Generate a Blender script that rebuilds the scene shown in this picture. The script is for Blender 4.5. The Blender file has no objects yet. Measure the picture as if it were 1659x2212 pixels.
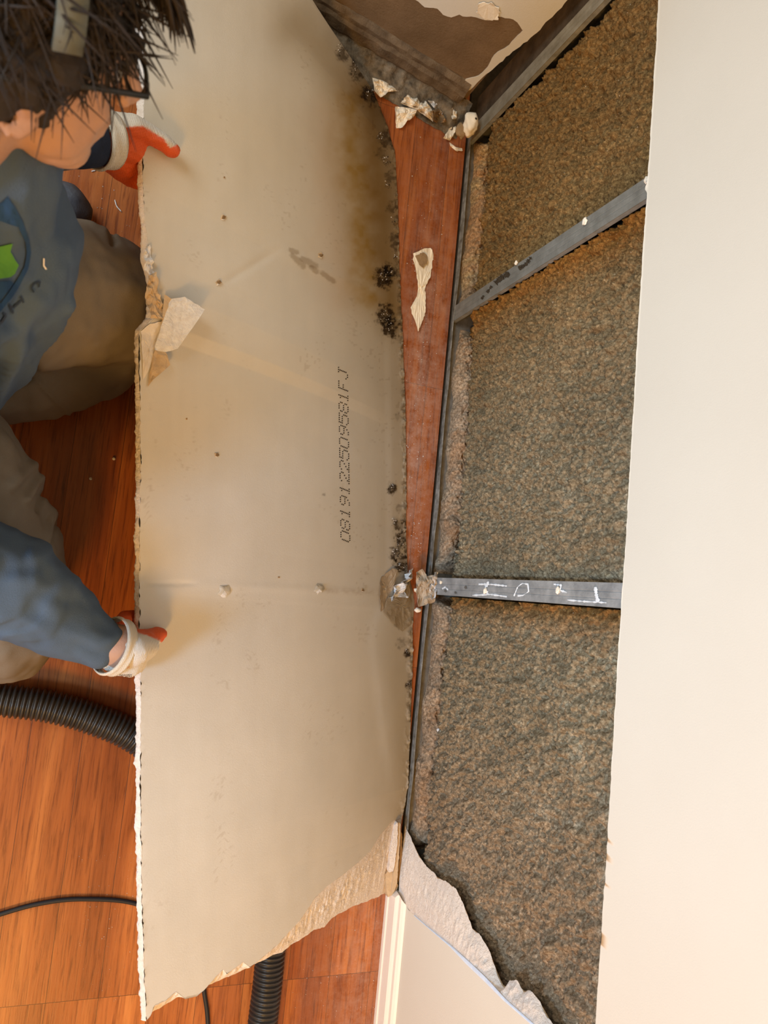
import bpy, bmesh, math, random
import numpy as np
from mathutils import Vector, Matrix, noise
from mathutils.bvhtree import BVHTree
random.seed(7); rng = np.random.RandomState(7)
S = bpy.context.scene; COL = S.collection

# ------------------------------------------------------------------ camera
F = 1650.0; H = 1.52
_d = np.array([-685., -119., -F]); _d /= np.linalg.norm(_d)
_e = np.array([.1, 1., (-685*.1-119)/F]); _e /= np.linalg.norm(_e)
_Z = -_d; _e -= _Z*_e.dot(_Z); _e /= np.linalg.norm(_e)
M = np.array([np.cross(_e, _Z), _e, _Z])          # world = M @ camera
CAMP = np.array([0, 0, H])
cd = bpy.data.cameras.new('camera'); cam = bpy.data.objects.new('camera', cd); COL.objects.link(cam)
cd.sensor_fit = 'VERTICAL'; cd.sensor_height = 24.0; cd.lens = 24.0*F/2212
cam.matrix_world = Matrix([list(M[i])+[CAMP[i]] for i in range(3)]+[[0, 0, 0, 1]])
cd.clip_start = .02; S.camera = cam
cd.dof.use_dof = True; cd.dof.focus_distance = 1.35; cd.dof.aperture_fstop = 5.0
# ------------------------------------------------------------------ light
S.view_settings.view_transform = 'Standard'; S.view_settings.look = 'None'
S.view_settings.exposure = 0.0; S.view_settings.gamma = 1.0; S.view_settings.use_curve_mapping = False
w = bpy.data.worlds.new('world'); S.world = w; w.use_nodes = True
w.node_tree.nodes['Background'].inputs[0].default_value = (1.0, .65, .27, 1)
w.node_tree.nodes['Background'].inputs[1].default_value = .66

def area(name, loc, tgt, sx, sy, power, col, spread=180):
    l = bpy.data.lights.new(name, 'AREA'); l.shape = 'RECTANGLE'; l.size = sx; l.size_y = sy
    l.energy = power; l.color = col; l.spread = math.radians(spread)
    o = bpy.data.objects.new(name, l); COL.objects.link(o); o.location = loc
    o.rotation_euler = (Vector(tgt)-Vector(loc)).to_track_quat('-Z', 'Y').to_euler(); return o
area('window_light', (-1.6, 1.1, 2.2), (.25, .25, .2), 1.3, 1.3, 19, (.86, .98, 1.0), 110)
area('wall_fill_light', (-1.5, -.75, 1.9), (.6, -.05, .50), .45, .45, 12.5, (.40, .68, 1.0), 85)  # added cool beam shaped to brighten the wall, no known source
area('ceiling_lamp_light', (-.35, -1.95, 2.05), (.5, -.2, .2), .42, .42, 44, (1.0, .52, .13))

# ------------------------------------------------------------------ helpers
def ray(px, py): return M @ np.array([px-829.5, 1106-py, -F])
def onz(px, py, z):
    r = ray(px, py); return CAMP + r*((z-H)/r[2])
def onx(px, py, x):
    r = ray(px, py); return CAMP + r*(x/r[0])
def proj(P):
    c = (np.asarray(P)-CAMP) @ M; return 829.5+F*c[..., 0]/-c[..., 2], 1106-F*c[..., 1]/-c[..., 2]
def depth(P): return -((np.asarray(P)-CAMP) @ M)[..., 2]
def interp(x, pts):
    p = sorted(pts); return np.interp(x, [a for a, b in p], [b for a, b in p])
def sst(a, b, x):
    t = np.clip((x-a)/(b-a), 0, 1); return t*t*(3-2*t)
_perm = rng.randint(0, 1 << 30, 4096)
def _h(ix, iy, iz, s):
    n = (ix*73856093 ^ iy*19349663 ^ iz*83492791 ^ (s*2654435761 & 0xffffffff)) & 0xffffffff
    n = (n ^ (n >> 13))*1274126177 & 0xffffffff
    return ((n ^ (n >> 16)) & 0xffff)/65535.0
def vnoise(x, y, z=0., s=0):
    x = np.asarray(x, float); y = np.asarray(y, float)+x*0; z = x*0+z
    ix, iy, iz = [np.floor(a).astype(np.int64) for a in (x, y, z)]
    fx, fy, fz = x-ix, y-iy, z-iz
    fx, fy, fz = [a*a*a*(a*(a*6-15)+10) for a in (fx, fy, fz)]
    r = 0
    for dx in (0, 1):
        for dy in (0, 1):
            for dz in (0, 1):
                r = r + _h(ix+dx, iy+dy, iz+dz, s)*(fx if dx else 1-fx)*(fy if dy else 1-fy)*(fz if dz else 1-fz)
    return r*2-1
def fbm(x, y, z=0., o=4, s=0, g=.5):
    r = 0; a = 1; n = 0
    for k in range(o):
        r = r+a*vnoise(x*2**k, y*2**k, z*2**k if np.ndim(z) else z*2.0**k, s+k*17); n += a; a *= g
    return r/n

def mesh_obj(name, V, Fc, mats, parent=None, smooth=True, mi=None, colors=None):
    me = bpy.data.meshes.new(name)
    V = np.asarray(V, float)
    me.from_pydata([tuple(v) for v in V] if len(V) < 20000 else V.tolist(), [], Fc if isinstance(Fc, list) else Fc.tolist())
    for m in (mats if isinstance(mats, (list, tuple)) else [mats]): me.materials.append(m)
    if mi is not None: me.polygons.foreach_set('material_index', np.asarray(mi, dtype=np.int32))
    if smooth: me.polygons.foreach_set('use_smooth', [True]*len(me.polygons))
    if colors is not None:
        a = me.color_attributes.new('Col', 'FLOAT_COLOR', 'POINT')
        c = np.ones((len(V), 4)); c[:, :3] = colors; a.data.foreach_set('color', c.ravel())
    me.update()
    o = bpy.data.objects.new(name, me); COL.objects.link(o)
    if parent is not None: o.parent = parent
    return o
def tag(o, label=None, cat=None, group=None, kind=None):
    for k, v in (('label', label), ('category', cat), ('group', group), ('kind', kind)):
        if v: o[k] = v
    return o
def empty(name, loc=(0, 0, 0)):
    o = bpy.data.objects.new(name, None); COL.objects.link(o); o.empty_display_size = .05; return o
def grid_faces(nr, nc, off=0, flip=False):
    i, j = np.meshgrid(np.arange(nr-1), np.arange(nc-1), indexing='ij')
    a = (i*nc+j).ravel()+off
    f = np.stack([a, a+1, a+nc+1, a+nc], 1)
    return f[:, ::-1] if flip else f
def box(V, Fc, lo, hi):
    n = len(V); x0, y0, z0 = lo; x1, y1, z1 = hi
    V += [(x0, y0, z0), (x1, y0, z0), (x1, y1, z0), (x0, y1, z0), (x0, y0, z1), (x1, y0, z1), (x1, y1, z1), (x0, y1, z1)]
    Fc += [[n+a for a in q] for q in ((0, 3, 2, 1), (4, 5, 6, 7), (0, 1, 5, 4), (1, 2, 6, 5), (2, 3, 7, 6), (3, 0, 4, 7))]
def resamp(pts, n):
    P = np.array(pts, float); s = np.r_[0, np.cumsum(np.linalg.norm(np.diff(P, axis=0), axis=1))]
    t = np.linspace(0, s[-1], n); return np.stack([np.interp(t, s, P[:, k]) for k in range(P.shape[1])], 1)
def catmull(pts, n):
    P = [Vector(p) for p in pts]; P = [P[0]*2-P[1]]+P+[P[-1]*2-P[-2]]; out = []
    m = len(P)-3
    for k in range(n):
        u = k/(n-1)*m; i = min(int(u), m-1); t = u-i
        a, b, c, d = P[i:i+4]
        out.append(.5*((2*b)+(c-a)*t+(2*a-5*b+4*c-d)*t*t+(3*b-a-3*c+d)*t**3))
    return out
def tube(pts, rad, n=14, caps=True):
    V = []; Fc = []; P = [Vector(p) for p in pts]; up = None
    for i, p in enumerate(P):
        t = (P[min(i+1, len(P)-1)]-P[max(i-1, 0)]).normalized()
        if up is None: up = t.orthogonal().normalized()
        up = (up-t*up.dot(t)).normalized(); sd = t.cross(up)
        r = rad(i/(len(P)-1)) if callable(rad) else (rad[i] if hasattr(rad, '__len__') else rad)
        for k in range(n):
            a = 2*math.pi*k/n; V.append(tuple(p+(up*math.cos(a)+sd*math.sin(a))*r))
    for i in range(len(P)-1):
        for k in range(n): Fc.append([i*n+k, i*n+(k+1) % n, (i+1)*n+(k+1) % n, (i+1)*n+k])
    if caps: Fc.append(list(range(n))[::-1]); Fc.append([(len(P)-1)*n+k for k in range(n)])
    return V, Fc

# ------------------------------------------------------------------ materials
def nodes(name):
    m = bpy.data.materials.new(name); m.use_nodes = True; nt = m.node_tree
    return m, nt, nt.nodes, nt.links, nt.nodes['Principled BSDF']
def ramp(N, pts):
    r = N.new('ShaderNodeValToRGB'); e = r.color_ramp.elements
    while len(e) < len(pts): e.new(.5)
    for k, (p, c) in enumerate(pts): e[k].position = p; e[k].color = (*c, 1)
    return r
def nz(N, L, vec, scale, detail=6, rough=.6, dist=0.):
    n = N.new('ShaderNodeTexNoise'); n.inputs['Scale'].default_value = scale; n.inputs['Detail'].default_value = detail
    n.inputs['Roughness'].default_value = rough; n.inputs['Distortion'].default_value = dist
    if vec is not None: L.new(vec, n.inputs['Vector'])
    return n
def mixc(N, L, fac, a, b, mode='MIX'):
    m = N.new('ShaderNodeMix'); m.data_type = 'RGBA'; m.blend_type = mode
    for sock, v in ((m.inputs['Factor'], fac), (m.inputs['A'], a), (m.inputs['B'], b)):
        if isinstance(v, (int, float)): sock.default_value = v
        elif isinstance(v, tuple): sock.default_value = (*v, 1)
        else: L.new(v, sock)
    m = m
    return m.outputs['Result']
def obco(N): return N.new('ShaderNodeTexCoord').outputs['Object']
def bump(N, L, P, h, dist, st=1.):
    b = N.new('ShaderNodeBump'); b.inputs['Distance'].default_value = dist; b.inputs['Strength'].default_value = st
    L.new(h, b.inputs['Height']); L.new(b.outputs[0], P.inputs['Normal'])
def simple(name, c1, c2=None, scale=60, rough=.8, bd=0., bs=None, metal=0., detail=6, usecol=False, spec=.3, det_stretch=None):
    m, nt, N, L, P = nodes(name); co = obco(N)
    if det_stretch:
        mp = N.new('ShaderNodeMapping'); mp.inputs['Scale'].default_value = det_stretch; L.new(co, mp.inputs[0]); co = mp.outputs[0]
    n = nz(N, L, co, scale, detail); r = ramp(N, [(.3, c1), (.7, c2 or c1)]); L.new(n.outputs['Fac'], r.inputs[0])
    c = r.outputs[0]
    if usecol:
        a = N.new('ShaderNodeVertexColor'); a.layer_name = 'Col'; c = mixc(N, L, 1., c, a.outputs[0], 'MULTIPLY')
    L.new(c, P.inputs['Base Color'])
    P.inputs['Roughness'].default_value = rough; P.inputs['Metallic'].default_value = metal
    P.inputs['Specular IOR Level'].default_value = spec
    if bd:
        n2 = nz(N, L, co, bs or scale*3, 8, .65); bump(N, L, P, n2.outputs['Fac'], bd)
    return m
M_back = simple('back_paper', (.57, .54, .49), (.62, .585, .53), 9, .9, .00018, 500, usecol=True, spec=.15)
M_core = simple('gypsum_core', (.80, .70, .62), (.92, .84, .78), 90, .95, .004, 260, usecol=False, spec=.1)
M_paint = simple('cream_paint', (.68, .635, .555), (.70, .655, .575), 6, .55, .0003, 420, spec=.3)
M_trim = simple('white_trim_paint', (.84, .76, .68), (.88, .80, .72), 8, .45, .0006, 120, spec=.4)
M_kraft = simple('kraft_paper', (.26, .165, .085), (.36, .24, .13), 40, .85, .002, 130, spec=.2)
M_kraftl = simple('light_kraft_paper', (.52, .38, .24), (.64, .48, .31), 50, .85, .002, 200, spec=.2)
M_kraftwall = simple('torn_paper_face', (.15, .095, .05), (.23, .15, .085), 14, .9, .002, 200, spec=.15)
M_tanp = simple('tan_paper', (.40, .31, .22), (.50, .41, .31), 30, .9, .001, 200, spec=.1)
M_dull3 = simple('dull_corner_steel', (.20, .18, .14), (.33, .31, .26), 40, .6, .001, 300, metal=.3)
M_backq = simple('paper_pull', (.50, .46, .38), (.56, .51, .43), 30, .9, .0006, 200, spec=.1)
M_peel = simple('pale_peeled_paper', (.62, .54, .45), (.78, .72, .66), 14, .9, .001, 200, spec=.1)
M_backp = simple('stained_board_paper', (.30, .24, .17), (.50, .43, .33), 22, .9, .001, 200, spec=.1)
M_dull4 = simple('dull_stud_steel', (.17, .17, .155), (.27, .27, .25), 40, .6, .001, 300, metal=.3)
M_scrap = simple('paint_scrap', (.86, .76, .62), (.90, .82, .70), 40, .7, .001, 200)
M_dirty = simple('dirty_gypsum', (.05, .038, .025), (.30, .24, .17), 45, .95, .006, 120, detail=10)
M_mould = simple('black_mould', (.03, .024, .018), (.13, .10, .07), 300, .95, .004, 500, spec=0)
M_gapshade = simple('corner_gap_shade', (.035, .022, .012), (.10, .065, .04), 30, .9, .003, 120)  # shade of the corner gap put into a dark colour
M_metal = simple('galvanised_steel', (.26, .28, .30), (.50, .52, .54), 40, .5, .001, 300, metal=.45, spec=.5)
M_metal_dull = simple('dull_steel', (.13, .12, .11), (.26, .25, .23), 40, .6, .001, 300, metal=.5, spec=.4)
M_dark = simple('dark_subfloor', (.025, .018, .012), (.05, .038, .028), 60, .95)
M_dull2 = simple('dusty_dark_steel', (.08, .068, .05), (.30, .29, .27), 50, .75, .002, 300)
M_wet = simple('rubbed_paste', (.68, .71, .75), (.82, .84, .87), 120, .6)
M_ink = simple('code_ink', (.045, .035, .03), None, 50, .9)
M_navy = simple('navy_print', (.012, .045, .11), (.02, .06, .14), 40, .8)
M_green = simple('green_print', (.07, .22, .03), (.09, .27, .04), 40, .8)
M_textp = simple('dark_print', (.025, .04, .07), None, 40, .9)
M_skin = simple('skin', (.40, .225, .15), (.47, .27, .185), 18, .5, .0006, 260, spec=.35)
M_hair = simple('dark_hair', (.012, .008, .006), (.030, .019, .013), 30, .65, .001, 300, spec=.4)
M_shirt = simple('blue_grey_shirt', (.070, .105, .160), (.085, .125, .185), 12, .9, .0008, 700, spec=.15)
M_dshirt = simple('navy_cuff', (.012, .02, .045), (.02, .03, .06), 30, .9, .001, 400)
M_trous = simple('grey_trousers', (.17, .145, .115), (.205, .175, .14), 10, .92, .0006, 900, spec=.1)
M_black = simple('black_plastic', (.012, .012, .012), (.02, .02, .02), 40, .4)
M_strap = simple('grey_strap', (.10, .105, .085), (.14, .145, .12), 60, .7)
M_rubber = simple('hose_plastic', (.022, .018, .015), (.035, .03, .026), 50, .38, spec=.5)
M_cord = simple('cord_rubber', (.015, .015, .018), None, 50, .5)
M_eye = simple('eye_white', (.7, .68, .65), None, 20, .3)
M_shoe = simple('grey_shoe', (.06, .065, .08), (.10, .11, .13), 50, .7, .001, 200)

def glove_mat():
    m, nt, N, L, P = nodes('dipped_glove')
    a = N.new('ShaderNodeVertexColor'); a.layer_name = 'Col'
    L.new(a.outputs[0], P.inputs['Base Color']); P.inputs['Roughness'].default_value = .55
    wv = N.new('ShaderNodeTexWave'); wv.inputs['Scale'].default_value = 260; wv.inputs['Distortion'].default_value = 1
    L.new(obco(N), wv.inputs['Vector']); bump(N, L, P, wv.outputs['Fac'], .0008); return m
M_glove = glove_mat()

def floor_mat():
    m, nt, N, L, P = nodes('wood_floor')
    co = obco(N); mp = N.new('ShaderNodeMapping'); mp.inputs['Rotation'].default_value = (0, 0, math.radians(90))
    mp.inputs['Location'].default_value = (.25, .02, 0); L.new(co, mp.inputs[0])
    bk = N.new('ShaderNodeTexBrick'); bk.inputs['Scale'].default_value = 1; bk.inputs['Brick Width'].default_value = .62
    bk.inputs['Row Height'].default_value = .088; bk.inputs['Mortar Size'].default_value = .00045; bk.inputs['Mortar Smooth'].default_value = .2
    bk.offset = .37; bk.offset_frequency = 1
    bk.inputs['Color1'].default_value = (0, 0, 0, 1); bk.inputs['Color2'].default_value = (1, 1, 1, 1); bk.inputs['Mortar'].default_value = (.5, .5, .5, 1)
    L.new(mp.outputs[0], bk.inputs['Vector'])
    # grain, shifted per board
    sh = N.new('ShaderNodeVectorMath'); sh.operation = 'MULTIPLY_ADD'; L.new(bk.outputs['Color'], sh.inputs[0])
    sh.inputs[1].default_value = (3, 7, 0); L.new(co, sh.inputs[2])
    m2 = N.new('ShaderNodeMapping'); m2.inputs['Scale'].default_value = (1, .05, 1); L.new(sh.outputs[0], m2.inputs[0])
    g1 = nz(N, L, m2.outputs[0], 22, 6, .6, .6); g2 = nz(N, L, m2.outputs[0], 190, 5, .7, .4)
    m3 = N.new('ShaderNodeMapping'); m3.inputs['Scale'].default_value = (1, .13, 1); L.new(sh.outputs[0], m3.inputs[0])
    g3 = nz(N, L, m3.outputs[0], 11, 3, .5, 2.2)
    r1 = ramp(N, [(.28, (.25, .062, .013)), (.5, (.36, .105, .024)), (.72, (.47, .165, .042))]); L.new(g1.outputs['Fac'], r1.inputs[0])
    r2 = ramp(N, [(.33, (.50, .40, .34)), (.50, (1, 1, 1)), (.75, (1.12, 1.1, 1.06))]); L.new(g2.outputs['Fac'], r2.inputs[0])
    r3 = ramp(N, [(.35, (.80, .72, .66)), (.6, (1.08, 1.08, 1.06))]); L.new(g3.outputs['Fac'], r3.inputs[0])
    c = mixc(N, L, 1., r1.outputs[0], r2.outputs[0], 'MULTIPLY'); c = mixc(N, L, .8, c, r3.outputs[0], 'MULTIPLY')
    rb = ramp(N, [(0, (.78, .70, .64)), (1, (1.15, 1.18, 1.22))]); L.new(bk.outputs['Color'], rb.inputs[0])
    c = mixc(N, L, 1., c, rb.outputs[0], 'MULTIPLY')
    c = mixc(N, L, bk.outputs['Fac'], c, (.05, .016, .005))
    # plaster dust, heavier close to the opened wall
    a = N.new('ShaderNodeVertexColor'); a.layer_name = 'Col'
    dn = nz(N, L, co, 26, 14, .85); dr = ramp(N, [(.40, (0, 0, 0)), (.75, (1, 1, 1))]); L.new(dn.outputs['Fac'], dr.inputs[0])
    mm = N.new('ShaderNodeMath'); mm.operation = 'MULTIPLY'; L.new(dr.outputs[0], mm.inputs[0]); L.new(a.outputs[0], mm.inputs[1])
    c = mixc(N, L, mm.outputs[0], c, (.62, .50, .44))
    L.new(c, P.inputs['Base Color']); P.inputs['Specular IOR Level'].default_value = .4
    rr = N.new('ShaderNodeMath'); rr.operation = 'MULTIPLY_ADD'; L.new(mm.outputs[0], rr.inputs[0]); rr.inputs[1].default_value = .4; rr.inputs[2].default_value = .36
    L.new(rr.outputs[0], P.inputs['Roughness']); bump(N, L, P, g2.outputs['Fac'], .0006, .5)
    return m
M_floor = floor_mat()

def insul_mat(name):
    m, nt, N, L, P = nodes(name); co = obco(N)
    n1 = nz(N, L, co, 170, 10, .8); r1 = ramp(N, [(.30, (.035, .025, .016)), (.45, (.135, .105, .075)), (.58, (.27, .225, .17)), (.72, (.62, .55, .46))])
    L.new(n1.outputs['Fac'], r1.inputs[0])
    a = N.new('ShaderNodeVertexColor'); a.layer_name = 'Col'; c = mixc(N, L, 1., r1.outputs[0], a.outputs[0], 'MULTIPLY')
    n3 = nz(N, L, co, 330, 3, .5); r3 = ramp(N, [(.70, (0, 0, 0)), (.76, (1, 1, 1))]); L.new(n3.outputs['Fac'], r3.inputs[0])
    c = mixc(N, L, r3.outputs[0], c, (.60, .50, .38)); L.new(c, P.inputs['Base Color'])
    P.inputs['Roughness'].default_value = 1; P.inputs['Specular IOR Level'].default_value = .05
    n2 = nz(N, L, co, 420, 8, .8); bump(N, L, P, n2.outputs['Fac'], .003, .45); return m
M_ins = insul_mat('blown_cellulose')

# ------------------------------------------------------------------ setting
WF = .7185            # room face of the wall board
TH = .0127
WB = WF+TH            # board back = stud face
ZC = .653             # height of the straight saw cut
YN = 1.150            # corner with the angled wall
# floor
xs = np.linspace(-3.2, .7255, 200); ys = np.linspace(-3.2, 2.6, 260)
gy, gx = np.meshgrid(ys, xs, indexing='ij'); V = np.stack([gx, gy, gx*0], -1).reshape(-1, 3)
px, py = proj(V)
dust = np.exp(-np.abs(V[:, 0]-.66)/.06)*.42+np.exp(-np.abs(V[:, 0]-.70)/.16)*.16+.02
dust *= .45+.75*(sst(1.02, .55, V[:, 1])*sst(-.05, .25, V[:, 1]) + .45*sst(-.4, -.55, V[:, 1]))
fl = mesh_obj('floor', V, grid_faces(260, 200), M_floor, colors=np.stack([dust]*3, 1)); tag(fl, kind='structure')
if True:   # solid depth below
    Vb, Fb = [], []; box(Vb, Fb, (-3.2, -3.2, -.03), (.90, 2.6, -.010)); box(Vb, Fb, (.7305, -3.2, -.0101), (.90, 2.6, .0)); sub = mesh_obj('floor_slab', Vb, Fb, M_dark, smooth=False); tag(sub, kind='structure')

# east wall board, one ragged C-shaped sheet: above the saw cut, and below/south of the diagonal tear
TE_px = [(869, 1781), (880, 1797), (893, 1822), (905, 1848), (921, 1872), (945, 1895), (970, 1908), (988, 1925), (999, 1950), (1010, 1975), (1020, 2005),
         (1035, 2018), (1050, 2040), (1062, 2068), (1072, 2095), (1085, 2125), (1093, 2136), (1101, 2117), (1118, 2120), (1130, 2142), (1145, 2138), (1160, 2155), (1178, 2185), (1192, 2212), (1215, 2245), (1262, 2310)]
TI_px = [(862, 1925), (868, 1940), (882, 1965), (905, 1985), (940, 2015), (975, 2045), (1010, 2082), (1050, 2120), (1090, 2160), (1150, 2212), (1180, 2245), (1235, 2310)]
TE = np.array([onx(a, b, WB) for a, b in TE_px]); TI = np.array([onx(a, b, WF) for a, b in TI_px])
TE[0, 2] = .004; TI[0, 2] = max(TI[0, 2], .004)
def wall_sheet():
    V = []; Fc = []; mi = []
    # upper sheet: columns along y, rows up z ; lower edge ragged
    ysU = np.arange(-2.8, YN+.03, .004); zz = np.r_[0, .004, .02, .1, .5, 1.0, 1.75]
    e = .0012*fbm(ysU*90, 0, 0, 3, 5)+.0014*np.maximum(0, fbm(ysU*30, 3., 0, 3, 9)-.2)*2+.004*fbm(ysU*1.5, 0, 0, 2, 3)
    yb = np.abs(ysU-1.0*.645) ; e -= .005*np.exp(-(yb/.006)**2)
    nc = len(zz)
    for xq, jit in ((WF, 0), (WB, 1)):
        for i, y in enumerate(ysU):
            for k, z in enumerate(zz): V.append((xq, y, ZC+z+(e[i]+.0006*math.sin(i*2.1)*jit if k == 0 else 0)))
    n = len(ysU); V = np.array(V)
    f1 = grid_faces(n, nc, 0, True); f2 = grid_faces(n, nc, n*nc)
    a = np.arange(n-1)*nc; f3 = np.stack([a, a+nc, a+nc+n*nc, a+n*nc], 1)
    Fc = np.concatenate([f1, f2, f3]); mi = [0]*len(f1)+[1]*len(f2)+[2]*len(f3)
    return V, Fc, mi
V, Fc, mi = wall_sheet()
we = mesh_obj('wall_east', V, Fc, [M_paint, M_back, M_core], mi=mi); we.data.materials[1] = M_kraft; tag(we, kind='structure')
# lower remaining board (painted face TI outwards) : parametrised from y=-2.8 to the tear
zt = np.r_[0, .002, .01, np.linspace(.03, TI[-1, 2], 60)]
def tearY(curve, z): return np.interp(z, curve[:, 2], curve[:, 1])
def lower_board():
    V = []; nc = 26; s = np.linspace(0, 1, nc)**.5
    for z in zt:
        yt = tearY(TI, z)
        for q in s: V.append((WF, -2.8+(yt+2.8)*q, z))
    for z in zt:
        yt = tearY(TE, min(z, TE[-1, 2]))
        for q in s: V.append((WB, -2.8+(yt+2.8)*q, z))
    n = len(zt); f1 = grid_faces(n, nc, 0, True); f2 = grid_faces(n, nc, n*nc)
    # top closing rows up to the cut
    return np.array(V), np.concatenate([f1, f2]), [0]*len(f1)+[1]*len(f2)
V, Fc, mi = lower_board()
lb = mesh_obj('wall_east_lower', V, Fc, [M_paint, M_kraft], mi=mi); tag(lb, kind='structure')
# upper remainder south of the frame so both boards meet
Vb, Fb = [], []; box(Vb, Fb, (WF, -2.8, TI[-1, 2]-.002), (WB, TI[-1, 1]-.002, ZC+.004)); o = mesh_obj('wall_east_south', Vb, Fb, M_paint, smooth=False); tag(o, kind='structure')
# exposed torn gypsum slope, child of the lower board
n = 420; A = resamp(TI, n); B = resamp(TE, n); m_ = 16; V = []
for i in range(n):
    for k in range(m_+1):
        q = k/m_; p = A[i]*(1-q)+B[i]*q; p = p.copy(); p[0] = WF-.0004+(TH+.0004)*q**1.6
        V.append(p)
V = np.array(V); nn = fbm(V[:, 1]*120, V[:, 2]*120, 0, 5, 21); ee = np.tile(np.sin(np.pi*np.linspace(0, 1, m_+1)), n)
V[:, 0] += .0028*nn*ee; jag = fbm(V[:, 1]*60, V[:, 2]*60, 0, 4, 33)
edge0 = np.tile(np.r_[1, np.zeros(m_)], n); edge1 = np.tile(np.r_[np.zeros(m_), 1], n)
V[:, 1] += .003*jag*(edge0+edge1*1.5)
V[:, 2] = np.maximum(V[:, 2], .002)
o = mesh_obj('torn_gypsum', V, grid_faces(n, m_+1, 0, True), M_core, parent=lb); o['label'] = 'chalky white torn gypsum slope'
# thin bluish paper rim on the painted side of the tear
A2 = A[60:-1:3]; V = []
for i, p in enumerate(A2):
    t = i/len(A2); wdt = .002+.0095*abs(vnoise(i*.035, 4.2))*math.sin(math.pi*min(1, t*1.1))**.5
    d = np.array([0, .6, .45]); V += [p+[-.0022, 0, 0]-d*.0012, p+[-.0030, 0, 0]+d*wdt*.5, p+[-.0012, 0, 0]+d*wdt]
M_rim = simple('torn_blue_white_paper', (.56, .64, .80), (.70, .77, .90), 80, .8)
o = mesh_obj('torn_paper_rim', np.array(V), grid_faces(len(A2), 3, 0, True), M_rim, parent=lb)
o['label'] = 'bluish white torn paper rim'

# baseboard on the east wall, south part
def prism_y(name, prof, y0, y1, mat, kind='structure', parent=None, jag0=0, jag1=0, n=2, taper=None):
    V = []; k = len(prof)
    for i in range(n):
        q = i/(n-1); y = y0+(y1-y0)*q
        for j, (x, z) in enumerate(prof):
            dy = (jag1*math.sin(j*5.3+1) if i == n-1 else 0)+(jag0*math.sin(j*4.1) if i == 0 else 0)
            V.append((x, y+dy, z))
    Fc = [[i*k+j, i*k+(j+1) % k, (i+1)*k+(j+1) % k, (i+1)*k+j] for i in range(n-1) for j in range(k)]
    Fc += [list(range(k)), [(n-1)*k+j for j in range(k)][::-1]]
    o = mesh_obj(name, V, Fc, mat, smooth=False, parent=parent)
    if kind: tag(o, kind=kind)
    return o
bz = onx(858, 2030, WF)
yB = onx(860, 1930, WF)[1]
prof = [(WF, 0), (WF-.016, 0), (WF-.016, .010), (WF-.0135, .013), (WF-.0135, .042), (WF-.011, .046), (WF-.008, .050), (WF-.008, .060), (WF-.004, .066), (WF, .068)]
prism_y('baseboard_east', prof, -2.8, yB, M_trim, jag1=.006, n=2)

# steel track and studs
trk = empty('bottom_track'); tag(trk, 'long galvanised steel channel on the floor along the foot of the opened wall', 'metal track')
def track(name, prof, y0, y1, mat, parent, n=160, wob=.0015):
    V = []; k = len(prof)
    for i in range(n):
        y = y0+(y1-y0)*i/(n-1); wv = wob*math.sin(y*9)+wob*vnoise(y*14, 2.)
        for j, (x, z) in enumerate(prof): V.append((x+wv*(z > .01), y, z))
    Fc = grid_faces(n, k).tolist(); return mesh_obj(name, V, Fc, mat, parent=parent, smooth=False)
Y0T, Y1T = -2.6, YN-.01
track('web', [(WB, .0012), (WB+.092, .0012), (WB+.092, .0004), (WB, .0004)], Y0T, Y1T, M_metal_dull, trk)
track('front_flange', [(WB, .0004), (WB, .013), (WB+.0016, .0140), (WB+.0016, .0012)], Y0T, Y1T, M_dull2, trk)
track('back_flange', [(WB+.090, .0004), (WB+.090, .031), (WB+.0916, .031), (WB+.0916, .0004)], Y0T, Y1T, M_metal, trk)
def stud(y, width, label, mf=None, rot=0, top=1.6, smears=0, crumbs=()):
    r = empty('metal_stud'); tag(r, label, 'metal stud', 'steel studs of the opened wall')
    x0 = WB+.0006; t = .0012; hw = width/2
    # C section seen from the room: front flange, web on the +y side, back flange, lips, with two pressed ribs in the flange
    zs = [.003]+list(np.linspace(.02, top, 90))
    fp = [(-hw, .0), (-hw*.36, .0), (-hw*.28, .0009), (-hw*.2, 0), (hw*.2, 0), (hw*.28, .0009), (hw*.36, 0), (hw, 0)]
    def sweep(name, pr, mat):
        V = []; 
        for z in zs:
            for (yy, xx) in pr: V.append((x0+xx, y+yy, z))
        k = len(pr); F_ = [[i*k+j, i*k+(j+1) % k, (i+1)*k+(j+1) % k, (i+1)*k+j] for i in range(len(zs)-1) for j in range(k)]
        F_ += [list(range(k)), [(len(zs)-1)*k+j for j in range(k)][::-1]]
        return mesh_obj(name, V, F_, mat, parent=r, smooth=False)
    sweep('front_flange', fp+[(a, b+t) for a, b in fp[::-1]], mf or M_metal)
    sweep('web', [(hw-t, t), (hw, t), (hw, .088), (hw-t, .088)], M_metal_dull)
    sweep('back_flange', [(-hw, .088), (hw, .088), (hw, .088+t), (-hw, .088+t)], M_metal_dull)
    sweep('lip', [(-hw, t), (-hw+t, t), (-hw+t, .010), (-hw, .010)], M_metal)
    return r
YS1 = onx(1100, 1274, WB)[1]; YS2 = onx(1190, 540, WB)[1]; YS3 = onx(1160, 138, WB)[1]
st1 = stud(YS1, .036, 'horizontal-looking pale steel stud smeared with white paste, nearest the middle of the opened wall')
st2 = stud(YS2, .036, 'slanting grey steel stud with dark rub marks between the two upper brown insulation bays', mf=M_dull4)
st3 = stud(YS3, .034, 'steel corner stud at the top beside the angled wall', mf=M_dull3)

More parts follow.
